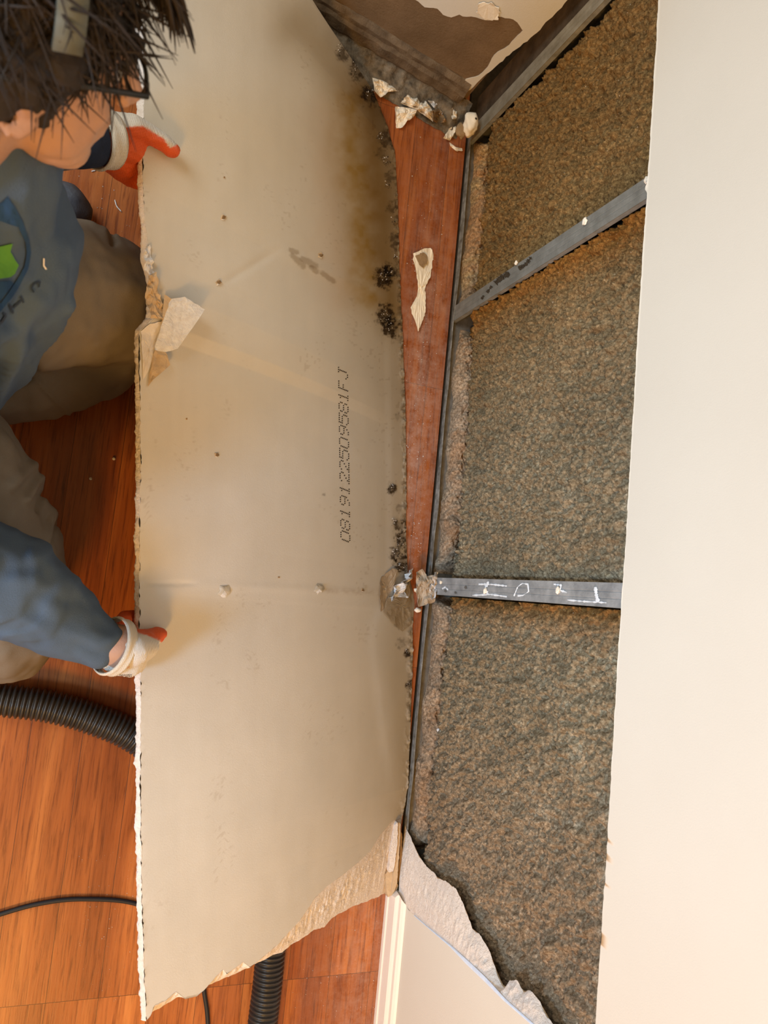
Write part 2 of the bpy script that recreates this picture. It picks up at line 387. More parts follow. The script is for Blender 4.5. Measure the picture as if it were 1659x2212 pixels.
Vb, Fb = [], []; box(Vb, Fb, (WB+.0925, -2.8, 0), (WB+.105, YN+.5, 2.4)); o = mesh_obj('wall_east_sheathing', Vb, Fb, M_dark, smooth=False); tag(o, kind='structure')
Vb, Fb = [], []; box(Vb, Fb, (WB+.014, YS3+.020, .001), (WB+.088, YN+.045, 2.4)); o = mesh_obj('dark_gap_box', Vb, Fb, M_gapshade, smooth=False); tag(o, 'added dark box standing for shade in the gap between the corner stud and the angled wall', 'gap filler')  # added dark box, stands in for the shade in the corner gap
# insulation bays: dense displaced faces
def bay(y0, y1, name, label, tint_f, lo_gap, hi_gap, seed):
    stp = .0020; ysb = np.arange(y0, y1, stp); zsb = np.arange(.004, .70, stp)
    Y, Z = np.meshgrid(ysb, zsb, indexing='ij'); Y = Y.ravel(); Z = Z.ravel()
    b = fbm(Y*22, Z*22, seed*.7, 3, seed)
    c1 = 1-np.abs(fbm(Y*75, Z*75, seed*.3, 2, seed+5))*2
    c2 = fbm(Y*105, Z*105, 1.7, 4, seed+9, .60)
    cl = np.maximum(0, fbm(Y*48, Z*48, 3.3, 3, seed+30))
    c3 = fbm(Y*230+9, Z*230, 4.4, 3, seed+44, .7)
    X = WB+.024 - .007*b - .0012*c1 - .0130*c2 - .0035*c3 - .009*cl - .0055*np.abs(fbm(Y*60+3, Z*60, 6.1, 3, seed+71))*1.6
    # recesses beside the studs and fall-off at the foot
    dl = Y-y0; dh = y1-Y
    X += .014*np.exp(-(dh/.022)**2)*hi_gap*(1+.5*vnoise(Z*18, seed+.5)) + .010*np.exp(-(dl/.012)**2)*lo_gap
    X += .036*sst(.085, .045, Z)*(.8+.3*fbm(Y*12, 4., 0, 3, seed))
    X += .006*np.sin(Z*9+Y*4)
    X = np.maximum(X, WB+.001)
    t = tint_f(Y, Z)
    col = t
    V = np.stack([X, Y, Z], 1); nr, nc = len(ysb), len(zsb)
    Fc = grid_faces(nr, nc)
    # back and rim so it is a filled bay
    n0 = len(V); Vb = []; rim = [i*nc for i in range(nr)]+[(nr-1)*nc+j for j in range(1, nc)]+[i*nc+nc-1 for i in range(nr-2, -1, -1)]+[j for j in range(nc-2, 0, -1)]
    for i in rim: Vb.append((WB+.0895, V[i][1], V[i][2]))
    F2 = [[rim[i], rim[(i+1) % len(rim)], n0+(i+1) % len(rim), n0+i] for i in range(len(rim))]
    V = np.concatenate([V, np.array(Vb)]); col = np.concatenate([col, np.ones((len(Vb), 3))*.5])
    o = mesh_obj(name, V, Fc.tolist()+F2, M_ins, colors=np.clip(col, .02, 1.6))
    return tag(o, label, 'insulation', 'insulation bays', kind='stuff')
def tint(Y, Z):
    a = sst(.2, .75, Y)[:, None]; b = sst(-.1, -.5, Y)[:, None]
    base = np.array([1.12, 1.05, .88])[None]*(1-a)+np.array([.98, .70, .36])[None]*a  # browner towards the corner: part of the warm light put into the colour
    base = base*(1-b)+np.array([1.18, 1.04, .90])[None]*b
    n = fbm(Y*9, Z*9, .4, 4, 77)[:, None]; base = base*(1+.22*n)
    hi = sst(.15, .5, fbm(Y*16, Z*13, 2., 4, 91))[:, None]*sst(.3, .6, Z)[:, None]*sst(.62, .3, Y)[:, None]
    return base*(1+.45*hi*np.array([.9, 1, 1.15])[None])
def tl(Y, Z):   # brown stain and orange light painted just south of the stud
    t = tint(Y, Z); s = np.exp(-((YS1-.018-Y)/.035)**2)[:, None]; return t*(1-s)+t*s*np.array([1.0, .62, .28])[None]
def tm(Y, Z):
    t = tint(Y, Z); s = np.exp(-((YS2-.018-Y)/.05)**2)[:, None]; g = np.exp(-((Y-YS1-.018)/.022)**2)[:, None]
    t = t*(1-s)+t*s*np.array([1.0, .70, .36])[None]; return t
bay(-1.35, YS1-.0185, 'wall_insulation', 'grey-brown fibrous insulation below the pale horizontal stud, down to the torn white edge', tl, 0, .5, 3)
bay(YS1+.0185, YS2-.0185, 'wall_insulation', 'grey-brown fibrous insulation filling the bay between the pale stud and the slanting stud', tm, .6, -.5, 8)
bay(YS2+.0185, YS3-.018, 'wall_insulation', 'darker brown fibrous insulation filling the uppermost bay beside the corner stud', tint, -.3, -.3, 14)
# loose insulation lying along the track, one heap per bay
def heap(y0, y1, label, seed, h0=.052):
    ny = int((y1-y0)/.0022); nx = 40
    q, u = np.meshgrid(np.linspace(y0, y1, ny), np.linspace(0, 1, nx), indexing='ij'); q = q.ravel(); u = u.ravel()
    ends = sst(0, .03, q-y0)*sst(0, .03, y1-q)
    hh = h0*(.62+.5*fbm(q*9, seed*1.0, 0, 4, seed)+.12*fbm(q*34, seed+2., 0, 2, seed+4))*ends
    a = u*math.pi; wd = .024+.012*fbm(q*14, 5., 0, 4, seed)
    X = WB+.041-np.cos(a)*wd; Z = .002+np.sin(a)**.8*hh
    n = fbm(X*110, q*110, Z*110, 5, seed+3, .62); nb = fbm(X*45, q*45, Z*45, 2, seed+8)
    k = np.sin(a)*ends; nc_ = fbm(X*260, q*260, Z*260, 3, seed+90, .7); X = X-np.cos(a)*(.009*n+.004*nb+.004*nc_)*k; Z = np.maximum(.0016, Z+(.011*n+.004*nb+.005*nc_)*k)
    X = np.clip(X, WB+.0025, WB+.085)
    t = np.array([1.55, 1.38, 1.25])[None]*(1+.25*fbm(q*30, X*30, 0, 3, seed+1)[:, None])
    a2 = sst(.45, .95, q)[:, None]; t = t*(1-a2)+t*a2*np.array([1.25, 1.0, .74])[None]
    st = sst(.1, .4, fbm(q*25, Z*30, 3., 3, seed+60))[:, None]; t = t*(1-st*.25)+t*st*.25*np.array([1., .62, .3])[None]
    o = mesh_obj('loose_insulation', np.stack([X, q, Z], 1), grid_faces(ny, nx), M_ins, colors=np.clip(t, 0, 1.8))
    tag(o, label, 'insulation', 'loose fluff along the channel', kind='stuff')
heap(-.52, YS1-.02, 'ridge of loose grey fluff in the channel below the pale stud', 41, .056)
heap(YS1+.03, YS2-.03, 'lumpy ridge of loose grey fluff in the channel between the two middle studs', 45, .060)
heap(YS2+.015, YN-.06, 'ridge of loose brown fluff in the channel towards the corner', 52, .058)

# ------------------------------------------------------------------ angled north wall
C0 = np.array([WF-.003, YN, 0.]); q = onz(650, 30, 0)
D = (q-C0); D[2] = 0; D /= np.linalg.norm(D)      # direction along the angled wall, away from the corner
Nn = np.array([D[1], -D[0], 0.]);  Nn = -Nn if Nn[1] > 0 else Nn     # faces the room
def nw(s, out, z): return C0+D*s+Nn*out+np.array([0, 0, z])
ns, nzv = 260, 200
s_, z_ = np.meshgrid(np.linspace(.018, 1.6, ns)**1.0, np.linspace(.0, 2.4, nzv)**1.0, indexing='ij')
s_ = .018+1.582*((s_-.018)/1.582)**1.7; z_ = 2.4*(z_/2.4)**1.8
sf, zf = s_.ravel(), z_.ravel()
V = np.array([nw(a, 0, b) for a, b in zip(sf, zf)])
o = mesh_obj('wall_north', V, grid_faces(ns, nzv), M_kraftwall); wn = tag(o, kind='structure')
Vb = []; Fb = []
# back and side body
pts = [nw(.018, -.0005, 0), nw(1.6, -.0005, 0), nw(1.6, -.0127, 0), nw(.018, -.0127, 0)]
Vb = [tuple(p) for p in pts]+[tuple(p+np.array([0, 0, 2.4])) for p in pts]
Fb = [[0, 1, 5, 4], [1, 2, 6, 5], [2, 3, 7, 6], [3, 0, 4, 7], [4, 5, 6, 7], [3, 2, 1, 0]]
o = mesh_obj('wall_north_board', Vb, Fb, M_core, smooth=False); tag(o, kind='structure')
def onwall(px, py, out=0.):      # pixel ray meets the angled wall
    r = ray(px, py); n = Nn; t = (C0+Nn*out-CAMP).dot(n)/r.dot(n); P = CAMP+r*t
    return P
def wall_sheet_px(name, outline, out, mat, parent, thick=.0012, curl=0., label=None, seed=1, sub=8):
    """a torn paint/paper layer on the angled wall: its ragged outline stands at its place on that wall"""
    P2 = resamp(outline+[outline[0]], len(outline)*sub)[:-1]
    n = len(P2); cx = P2.mean(0); V = []; 
    for i, (a, b) in enumerate(P2):
        j = 2.6*vnoise(i*.9, seed*3.3); k = 2.6*vnoise(i*.9, seed*5.1+9)
        V.append(onwall(a+j, b+k, out+curl*(.5+.5*vnoise(i*.3, seed))))
    V2 = [v-Nn*thick for v in V]
    bm = bmesh.new(); f = [bm.verts.new(v) for v in V]; g = [bm.verts.new(v) for v in V2]
    bm.faces.new(f); bm.faces.new(g[::-1])
    for i in range(n): bm.faces.new([f[i], g[i], g[(i+1) % n], f[(i+1) % n]])
    bmesh.ops.recalc_face_normals(bm, faces=bm.faces); bmesh.ops.triangulate(bm, faces=bm.faces)
    me = bpy.data.meshes.new(name); bm.to_mesh(me); bm.free(); me.materials.append(mat)
    o = bpy.data.objects.new(name, me); COL.objects.link(o)
    if parent: o.parent = parent
    if label: o['label'] = label
    return o
# painted face paper still on the upper part, with its torn lower boundary
wall_sheet_px('paint_layer', [(560, -400), (575, -5), (598, 12), (616, 22), (634, 30), (650, 18), (672, 4), (700, -12), (780, -25), (860, -20), (905, 5), (920, 18), (948, 20), (960, 34),
    (976, 40), (985, 32), (1010, 36), (1045, 42), (1062, 45), (1080, 34), (1108, 42), (1120, 50), (1130, 68), (1135, 60), (1119, 78), (1100, 98), (1075, 112), (1062, 122), (1050, 150), (1030, 165), (1003, 172), (1000, 200), (1012, 195),
    (1060, 152), (1108, 112), (1160, 72), (1222, 5), (1500, -300)], .0018, M_paint, wn, label='cream paint left above the torn brown face', seed=2)
wall_sheet_px('loose_paper', [(1032, 8), (1060, 6), (1080, 20), (1076, 42), (1050, 44), (1030, 30)], .006, M_scrap, wn, curl=.004, seed=6)
# wood blocking strip and mouldy base of the angled wall
def nprism(name, prof, s0, s1, mat, parent, n=120, rough=.002, seed=1):
    V = []; k = len(prof)
    for i in range(n):
        s = s0+(s1-s0)*i/(n-1)
        for j, (o_, z) in enumerate(prof):
            V.append(nw(s, o_+rough*vnoise(s*60, j*2.3+seed), max(0, z+rough*vnoise(s*50, j*1.7+seed+9))))
    F_ = [[i*k+j, i*k+(j+1) % k, (i+1)*k+(j+1) % k, (i+1)*k+j] for i in range(n-1) for j in range(k)]+[list(range(k)), [(n-1)*k+j for j in range(k)][::-1]]
    o = mesh_obj(name, V, F_, mat, parent=parent, smooth=False); return o
M_wood2 = simple('weathered_wood', (.07, .045, .025), (.20, .14, .085), 30, .85, .003, 160)
o = nprism('baseboard_north', [(.0, .030), (.014, .030), (.017, .036), (.017, .060), (.011, .068), (.011, .078), (.004, .086), (0, .088)], .03, .62, M_wood2, None); tag(o, kind='structure')
mb = []
V = []; ny, nx = 220, 34
for i in range(ny):
    s = -.0+.70*i/(ny-1)
    for k in range(nx):
        u = k/(nx-1); o_ = .002+.075*(1-u)**1.2; z = .001+.040*u**1.3
        r = .007*fbm(np.array(s*70.), np.array(u*6.), 0, 4, 61)+.006*max(0, vnoise(s*30., u*4., 0, 66))
        V.append(nw(s, o_+r*.6, max(.0008, z+r*(.2+u*(1-u)*3))))
o = mesh_obj('rubble_strip', V, grid_faces(ny, nx), M_dirty); tag(o, 'strip of dirty mouldy gypsum rubble along the foot of the angled wall', 'rubble', kind='stuff')

# ------------------------------------------------------------------ the big loose board
LE = [(304, -260), (305, -100), (306, 20), (312, 100), (310, 300), (309, 400), (311, 450), (322, 560), (336, 620), (330, 690), (302, 716), (302, 830), (304, 1000), (301, 1280), (304, 1450), (304, 1700), (306, 1900), (311, 2100), (318, 2212), (322, 2300)]
def zl(py): return interp(py, [(-260, .40), (20, .385), (400, .355), (900, .33), (1300, .32), (1800, .33), (2300, .34)])
LP = np.array([onz(a, b, float(zl(b))) for a, b in LE])
RE = [(560, -260, .03), (600, -60, .03), (638, 18, .03), (700, 82, .022), (760, 140, .014), (805, 195, .010), (832, 260, .006), (853, 330, .003), (860, 450, .003), (862, 560, .003), (868, 700, .003), (875, 900, .003), (877, 1060, .003), (876, 1150, .003), (880, 1240, .003), (890, 1320, .004), (891, 1420, .004), (887, 1560, .004), (880, 1700, .005), (866, 1785, .006), (852, 1920, .010), (840, 2100, .010), (830, 2400, .010)]
RP = np.array([onz(a, b, z) for a, b, z in RE])
def edgeL(Y): o = np.argsort(LP[:, 1]); return np.interp(Y, LP[o, 1], LP[o, 0]), np.interp(Y, LP[o, 1], LP[o, 2])
def edgeR(Y): o = np.argsort(RP[:, 1]); return np.interp(Y, RP[o, 1], RP[o, 0]), np.interp(Y, RP[o, 1], RP[o, 2])
def psurf(t, Y):
    xl, zl_ = edgeL(Y); xr, zr = edgeR(Y)
    x = xl+(xr-xl)*t; z = zl_+(zr-zl_)*t
    return np.stack([x, Y+0*t, z+.030*np.sin(np.pi*np.clip(t, 0, 1))], -1)
def p_uv(px, py):
    """where the sight line through this point of the photograph meets the board"""
    t, Y = .5, float(onz(px, py, .18)[1])
    for _ in range(40):
        P = psurf(np.array(t), np.array(Y)); a, b = proj(P)
        P1 = psurf(np.array(t+1e-4), np.array(Y)); a1, b1 = proj(P1); P2 = psurf(np.array(t), np.array(Y+1e-4)); a2, b2 = proj(P2)
        J = np.array([[a1-a, a2-a], [b1-b, b2-b]])/1e-4; dt, dY = np.linalg.solve(J, [px-a, py-b])
        t += float(np.clip(dt, -.3, .3))*.8; Y += float(np.clip(dY, -.3, .3))*.8
    return t, Y
def pnorm(t, Y):
    a = psurf(t, Y); b = psurf(t+1e-3, Y)-a; c = psurf(t, Y+1e-3)-a; n = np.cross(b, c); return n/np.linalg.norm(n, axis=-1, keepdims=True)
# torn south end: outer (painted face) and inner (grey paper) limits
OUT_px = [(300, 2232), (318, 2205), (345, 2190), (380, 2167), (430, 2145), (480, 2125), (520, 2108), (560, 2088), (600, 2068), (622, 2062), (640, 2045), (668, 2030), (690, 2012), (712, 2008), (730, 1985), (775, 1962), (800, 1952), (830, 1940), (856, 1927)]
INN_px = [(300, 2215), (325, 2195), (334, 2172), (360, 2160), (380, 2142), (400, 2158), (425, 2152), (440, 2140), (470, 2106), (482, 2094), (490, 2104), (525, 2078), (540, 2090), (565, 2070), (600, 2040), (625, 2012), (650, 1985), (680, 1940), (705, 1915), (740, 1890), (775, 1862), (800, 1838), (820, 1805), (846, 1775), (862, 1768)]
OUT = np.array([p_uv(*p) for p in OUT_px]); INN = np.array([p_uv(*p) for p in INN_px])
OUT = np.r_[[[-.02, OUT[0, 1]-.003]], OUT, [[1.02, OUT[-1, 1]]]]; INN = np.r_[[[-.02, INN[0, 1]-.003]], INN, [[1.02, INN[-1, 1]+.01]]]
OUT = OUT[np.argsort(OUT[:, 0])]; INN = INN[np.argsort(INN[:, 0])]
board = empty('drywall_sheet'); tag(board, 'large beige drywall sheet pried off the wall, stained paper back up, held by gloved hands', 'drywall sheet')
tc = np.unique(np.r_[np.linspace(0, .78, 120), np.linspace(.78, 1, 115)]); nt = len(tc)
xq_ = np.linspace(0, 1, 1); nrow = 1120; sr = np.linspace(0, 1, nrow)
def ymax(t):      # the sheet stops just short of the angled wall
    y = np.full(np.shape(t), 1.0)
    for _ in range(30):
        P_ = psurf(t, y); y = C0[1]+(C0[0]-P_[..., 0])*(-D[1]/D[0])-.030
    return y
y0c = np.interp(tc, INN[:, 0], INN[:, 1])+.0012*fbm(tc*160, 1., 0, 3, 11)
Tg = np.tile(tc, (nrow, 1)); Yg = y0c[None, :]+(ymax(tc)[None, :]-y0c[None, :])*sr[:, None]
P = psurf(Tg, Yg).reshape(-1, 3); NN = pnorm(Tg, Yg).reshape(-1, 3); T = Tg.ravel(); Yv = Yg.ravel()
PX, PY = proj(P)
# ragged long free edge
P[:, 0] -= (T < .001)*.0022*fbm(Yv*150, 2., 0, 4, 12)
h = .0006*fbm(PX/90, PY/160, 0, 3, 31)
def seg(px, py, a, b):
    ax, ay = a; bx, by = b; L2 = (bx-ax)**2+(by-ay)**2; u = np.clip(((px-ax)*(bx-ax)+(py-ay)*(by-ay))/L2, 0, 1)
    return np.hypot(px-ax-u*(bx-ax), py-ay-u*(by-ay)), u
# creases
for a, b, w_, hh in (((470, 622), (600, 540), 9, -.0013), ((600, 540), (850, 655), 14, .0012), ((300, 1262), (420, 1260), 5, -.0016), ((420, 1262), (830, 1282), 10, .0006)):
    d_, u = seg(PX, PY, a, b); h += hh*np.exp(-(d_/w_)**2)*np.sin(np.pi*np.clip(u, .02, .98))**.4
# lifted paper south of the tear near the foot
bl = interp(PY, [(1240, 878), (1300, 826), (1340, 805), (1380, 797), (1500, 812), (1620, 828), (1700, 842), (1790, 868)])
ins = sst(-16, 12, PX-bl)*(PY > 1245)*sst(1245, 1290, PY)*sst(1780, 1600, PY)
h += ins*(.0010+.0006*np.sin((PX-bl)/14))
# outward curl of the taped edge strip
h += .0010*sst(-6, 12, PX-interp(PY, [(700, 832), (1000, 836), (1240, 838)]))*(PY > 690)*(PY < 1245)
h += .0016*np.maximum(0, fbm(PX/9, PY/9, 0, 4, 45))*sst(.955, 1, T)*2.
P += NN*h[:, None]
# colour: water stain, rust tint, mould, darker edges, warm light painted on the north end
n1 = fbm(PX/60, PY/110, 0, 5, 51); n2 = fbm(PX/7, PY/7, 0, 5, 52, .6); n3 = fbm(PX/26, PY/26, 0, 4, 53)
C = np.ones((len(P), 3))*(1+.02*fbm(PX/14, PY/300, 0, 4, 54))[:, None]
C *= 1-(sst(760, 180, PY+90*n1)*.9)[:, None]*np.array([.06, .09, .17])[None]  # warm light over the north part, put into the paper colour
def lay(C, m, c): m = np.clip(m, 0, 1)[:, None]; return C*(1-m)+C*m*np.array(c)[None]
d_, u = seg(PX, PY, (760, 215), (800, 640)); C = lay(C, .95*np.exp(-((d_+22*n1)/48)**2)*(.85+.5*n3), (.66, .49, .20))
d_, u = seg(PX, PY, (800, 200), (850, 700)); C = lay(C, .9*np.exp(-((d_+14*n1)/34)**2), (.58, .46, .26))
d_, u = seg(PX, PY, (700, 250), (735, 640)); C = lay(C, .5*np.exp(-((d_+20*n1)/45)**2), (.95, .82, .72))
C = lay(C, .75*sst(690, 860, PX+40*n1)*sst(1100, 300, PY)*sst(-40, 150, PY), (.76, .68, .54))  # darker towards the foot in the north half
d_, u = seg(PX, PY, (640, 60), (850, 270)); C = lay(C, .75*np.exp(-((d_+16*n1)/55)**2), (.60, .52, .40))
C = lay(C, .45*sst(815, 880, PX+20*n1), (.84, .77, .66))  # darker towards the foot edge
edge = sst(.962, .999, T+.014*n3)*(PY < 1560)
C = lay(C, edge*sst(.0, .35, n2+.15)*.75, (.30, .25, .18))
for (a, b, r, k) in ((830, 598, 22, 1), (842, 588, 16, .8), (833, 680, 22, 1), (845, 710, 20, 1), (846, 1054, 11, 1), (862, 1135, 15, .8), (866, 1165, 16, .9), (868, 1215, 20, 1), (852, 1195, 14, .8), (835, 300, 18, .6), (822, 330, 14, .5), (842, 380, 12, .5), (845, 450, 12, .5), (855, 520, 18, .6), (883, 1325, 16, .8), (862, 1345, 12, .5), (880, 1412, 9, 1), (884, 1482, 10, 1), (866, 1390, 12, .4), (800, 205, 22, .9), (772, 150, 22, .8), (740, 118, 16, .7), (858, 900, 8, .4), (862, 1100, 9, .4), (700, 1068, 3, .5)):
    d_ = np.hypot(PX-a, (PY-b)*.8)/r; C = lay(C, k*sst(1.15, .45, d_-.55*n2)*(.55+.6*sst(-.25, .25, n2)), (.13, .10, .07))
for a, b, r in (((632, 552), (655, 575), 7), ((628, 540), (640, 546), 6), ((672, 578), (684, 588), 6), ((655, 560), (680, 575), 8), ((695, 590), (720, 608), 6)):
    d_, u = seg(PX, PY, a, b); C = lay(C, .6*sst(1.2, .5, d_/r-.4*n2), (.50, .42, .32))
C = lay(C, .30*sst(1.1, .3, seg(PX, PY, (425, 655), (400, 740))[0]/30+.3*n3)*0, (.9, .8, .6))
d_, u = seg(PX, PY, (700, 1275), (830, 1280)); C = lay(C, .45*np.exp(-(d_/7)**2)*(.5+n2), (.62, .50, .40))
brn = (PY > interp(PX, [(300, 2196), (340, 2168), (440, 2146)]))*(PX < 450)*(PX > 328)
C = lay(C, brn*.8, (.68, .58, .46))
sp = sst(.62, .7, vnoise(PX/5, PY/5, 0, 71)); C = lay(C, sp*.25*sst(.2, .5, n1), (.5, .4, .3))
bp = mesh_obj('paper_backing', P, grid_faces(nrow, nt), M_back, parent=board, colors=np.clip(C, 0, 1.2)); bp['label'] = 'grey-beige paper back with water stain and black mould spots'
# gypsum body + painted face underneath (thickness), reaching the outer torn limit
tb = np.linspace(0, 1, 60); nb = 700; sb = np.linspace(0, 1, nb)
yo = np.interp(tb, OUT[:, 0], OUT[:, 1])+.002*fbm(tb*60, 5., 0, 4, 14)
Tb = np.tile(tb, (nb, 1)); Yb = yo[None]+(ymax(tb)[None]-yo[None])*sb[:, None]
base = psurf(Tb, Yb).reshape(-1, 3); nb_ = pnorm(Tb, Yb).reshape(-1, 3)
bot = base-nb_*TH; bot[:, 2] = np.maximum(bot[:, 2], .001)
yi = np.interp(tb, INN[:, 0], INN[:, 1])+.001; Yt = yi[None]+(ymax(tb)[None]-yi[None])*sb[:, None]
top = psurf(Tb, Yt).reshape(-1, 3)-pnorm(Tb, Yt).reshape(-1, 3)*.0006
f_bot = grid_faces(nb, 60, 0, True)
painted = mesh_obj('painted_face', bot, f_bot, M_paint, parent=board)
# long free edge: rough gypsum, sized by its broken profile
ne = 1100; ye = np.linspace(yo[0], float(ymax(np.array([0.]))[0]), ne); m_ = 9; V = []; CC = []
pt = psurf(np.zeros(ne), ye); pn = pnorm(np.zeros(ne), ye); _, pyE = proj(pt)
brk = sst(480, 560, pyE)*sst(712, 690, pyE)
for k in range(m_):
    q = k/(m_-1); out = .0035*np.sin(np.pi*q)+.0030*fbm(ye*160, q*3., 0, 4, 15)*(.4+.6*math.sin(math.pi*q))+.0022*np.maximum(0, fbm(ye*40, q*2., 0, 2, 16))
    out = out+brk*.006*(q-.2)+.005*q*sst(500, 100, pyE)
    p = pt-pn*(TH*q)[..., None] if np.ndim(q) else pt-pn*(TH*q); p = p.copy(); p[:, 0] -= out; V.append(p)
V = np.stack(V, 1).reshape(-1, 3)
o = mesh_obj('cut_edge', V, grid_faces(ne, m_, 0), M_core, parent=board); o['label'] = 'rough white gypsum long edge'
# south torn slope between paper limit and painted limit
n = 520; tt = np.linspace(0, 1, n); yi_ = np.interp(tt, INN[:, 0], INN[:, 1]); yo_ = np.interp(tt, OUT[:, 0], OUT[:, 1])+.002*fbm(tt*60, 5., 0, 4, 14)
m_ = 26; V = []
for k in range(m_):
    q = k/(m_-1); y = yi_+(yo_-yi_)*q; p = psurf(tt, y); nn_ = pnorm(tt, y)
    rgh = fbm(tt*90, y*120, 0, 5, 81); grv = np.abs(fbm(tt*60, y*9, 0, 3, 85)); e_ = math.sin(math.pi*q)
    V.append(p-nn_*((TH*q**1.3)-.003*e_*rgh+.006*grv*q*(1-q)*2)[:, None])
V = np.stack(V, 1).reshape(-1, 3); V[:, 2] = np.maximum(V[:, 2], .001)
o = mesh_obj('torn_end', V, grid_faces(n, m_, 0, True), M_core, parent=board); o['label'] = 'broad torn slope of bare gypsum at the sheet end'
bpb = BVHTree.FromPolygons([tuple(v) for v in P.tolist()], grid_faces(nrow, nt).tolist())
def onboard(px, py, lift=.0, strict=False):
    r = Vector(ray(px, py)).normalized(); h_, n_, _, _ = bpb.ray_cast(Vector(CAMP), r)
    if h_ is None and strict: return None
    if h_ is None: t, Y = p_uv(px, py); h_ = Vector(psurf(np.array(t), np.array(Y))); n_ = Vector(pnorm(np.array(t), np.array(Y)))
    if n_.z < 0: n_ = -n_
    return np.array(h_+n_*lift)
# printed dot-matrix code
G = {'0': ['01110', '10001', '10001', '10001', '10001', '10001', '01110'], '1': ['00100', '01100', '00100', '00100', '00100', '00100', '01110'],
     '2': ['01110', '10001', '00001', '00010', '00100', '01000', '11111'], '5': ['11111', '10000', '11110', '00001', '00001', '10001', '01110'],
     '8': ['01110', '10001', '10001', '01110', '10001', '10001', '01110'], '9': ['01110', '10001', '10001', '01111', '00001', '00010', '01100'],
     'F': ['11110', '10000', '10000', '11100', '10000', '10000', '10000'], 'J': ['00111', '00010', '00010', '00010', '00010', '10010', '01100']}
V = []; Fc = []
cy = [1158, 1133, 1107, 1082, 1057, 1031, 1006, 981, 956, 930, 905, 880, 856, 831, 806]
for ch, yc in zip('0819122509581FJ', cy):
    x0 = 731+5*(yc-806)/352; 
    for r_, row in enumerate(G[ch]):
        for c_, b in enumerate(row):
            if b == '0': continue
            px_ = x0+r_*3.2; py_ = yc+10-c_*4.6+r_*1.3-4
            k = len(V); q = [onboard(px_+dx, py_+dy, .0004) for dx, dy in ((-1.3, -1.0), (1.1, -1.5), (1.5, .8), (-.9, 1.5))]
            V += q; Fc.append([k, k+1, k+2, k+3])
o = mesh_obj('printed_code', V, Fc, M_ink, parent=board, smooth=False); o['label'] = 'dotted black code running along the sheet'

def paper_bit(name, outline, base_f, mats, parent=None, lift=.004, th=.0006, seed=1, label=None, cat=None, group=None, crumple=1., lab_part=None, sub=5):
    """crumpled torn scrap with thickness: outline in photo coords, laid on the surface returned by base_f"""
    P2 = resamp(outline+[outline[0]], len(outline)*sub)[:-1]; n = len(P2); c = P2.mean(0)
    rings = 6; V = []; 
    for k in range(rings):
        q = 1-k/rings
        for i, (a, b) in enumerate(P2):
            jj = 1.2*vnoise(i*1.3, seed*2.7)*(k == 0)
            x, y = c[0]+(a-c[0])*q+jj, c[1]+(b-c[1])*q+jj
            l = lift*(.55+.9*vnoise(x*.06*crumple, y*.06*crumple, 0, seed)+.6*abs(vnoise(x*.2, y*.2, 0, seed+3)))
            V.append(base_f(x, y, max(.0006, l)))
    V.append(base_f(c[0], c[1], lift*.9)); ci = len(V)-1
    F1 = [[k*n+i, k*n+(i+1) % n, (k+1)*n+(i+1) % n, (k+1)*n+i] for k in range(rings-1) for i in range(n)]+[[(rings-1)*n+i, (rings-1)*n+(i+1) % n, ci] for i in range(n)]
    nv = len(V); V2 = [np.array(v)-np.array([0, 0, th]) for v in V]
    F2 = [[nv+a for a in f][::-1] for f in F1]; F3 = [[i, nv+i, nv+(i+1) % n, (i+1) % n] for i in range(n)]
    o = mesh_obj(name, V+V2, F1+F2+F3, mats, parent=parent, smooth=False)
    if cat: tag(o, label, cat, group)
    elif lab_part: o['label'] = lab_part
    return o
# folded flap of face paper at the free edge
def flap():
    V = []; Fc = []; mi = []
    def v(px, py, l): V.append(onboard(px, py, l)); return len(V)-1
    a = v(352, 638, .004); b = v(386, 646, .016); c = v(424, 674, .024); d = v(412, 693, .024); e = v(372, 757, .016); f = v(352, 762, .010); g = v(330, 758, .004); h_ = v(318, 836, .002); i = v(326, 822, .006); j = v(360, 790, .012)
    k = v(345, 700, .006); l = v(362, 648, .010)
    for q in ([a, l, k], [l, b, e, k], [b, c, d, e], [k, e, f, g], [g, f, j], [g, j, i, h_]): Fc.append(q)
    mi = [1, 0, 0, 0, 1, 1]
    bm = bmesh.new(); bv = [bm.verts.new(x) for x in V]
    for q, m in zip(Fc, mi):
        fa = bm.faces.new([bv[t] for t in q]); fa.material_index = m
    bmesh.ops.triangulate(bm, faces=bm.faces[:]); bmesh.ops.subdivide_edges(bm, edges=bm.edges[:], cuts=5, use_grid_fill=True)
    for x in bm.verts:
        r = .0016*vnoise(x.co.x*180, x.co.y*180, x.co.z*90); x.co += Vector((r*.5, r*.3, r))
    me = bpy.data.meshes.new('paper_flap'); bm.to_mesh(me); bm.free(); me.materials.append(M_flap); me.materials.append(M_kraftl)
    o = bpy.data.objects.new('paper_flap', me); COL.objects.link(o); o.parent = board
    s = o.modifiers.new('s', 'SOLIDIFY'); s.thickness = .0014; s.offset = -1; o['label'] = 'white folded paper flap at the edge'
M_flap = simple('chalky_paper', (.78, .74, .72), (.93, .92, .92), 120, .95, .004, 220, spec=.1)
flap()
paper_bit('crushed_edge', [(313, 600), (330, 590), (341, 640), (352, 672), (346, 690), (322, 688), (312, 650)], onboard, M_kraftl, board, .007, seed=4, crumple=2, lab_part='crushed tan paper fibres')
paper_bit('peeled_paper', [(303, 716), (320, 700), (350, 694), (345, 720), (332, 757), (322, 795), (308, 822)], onboard, M_peel, board, .0022, seed=5, crumple=.3, lab_part='pale peeled paper layer')
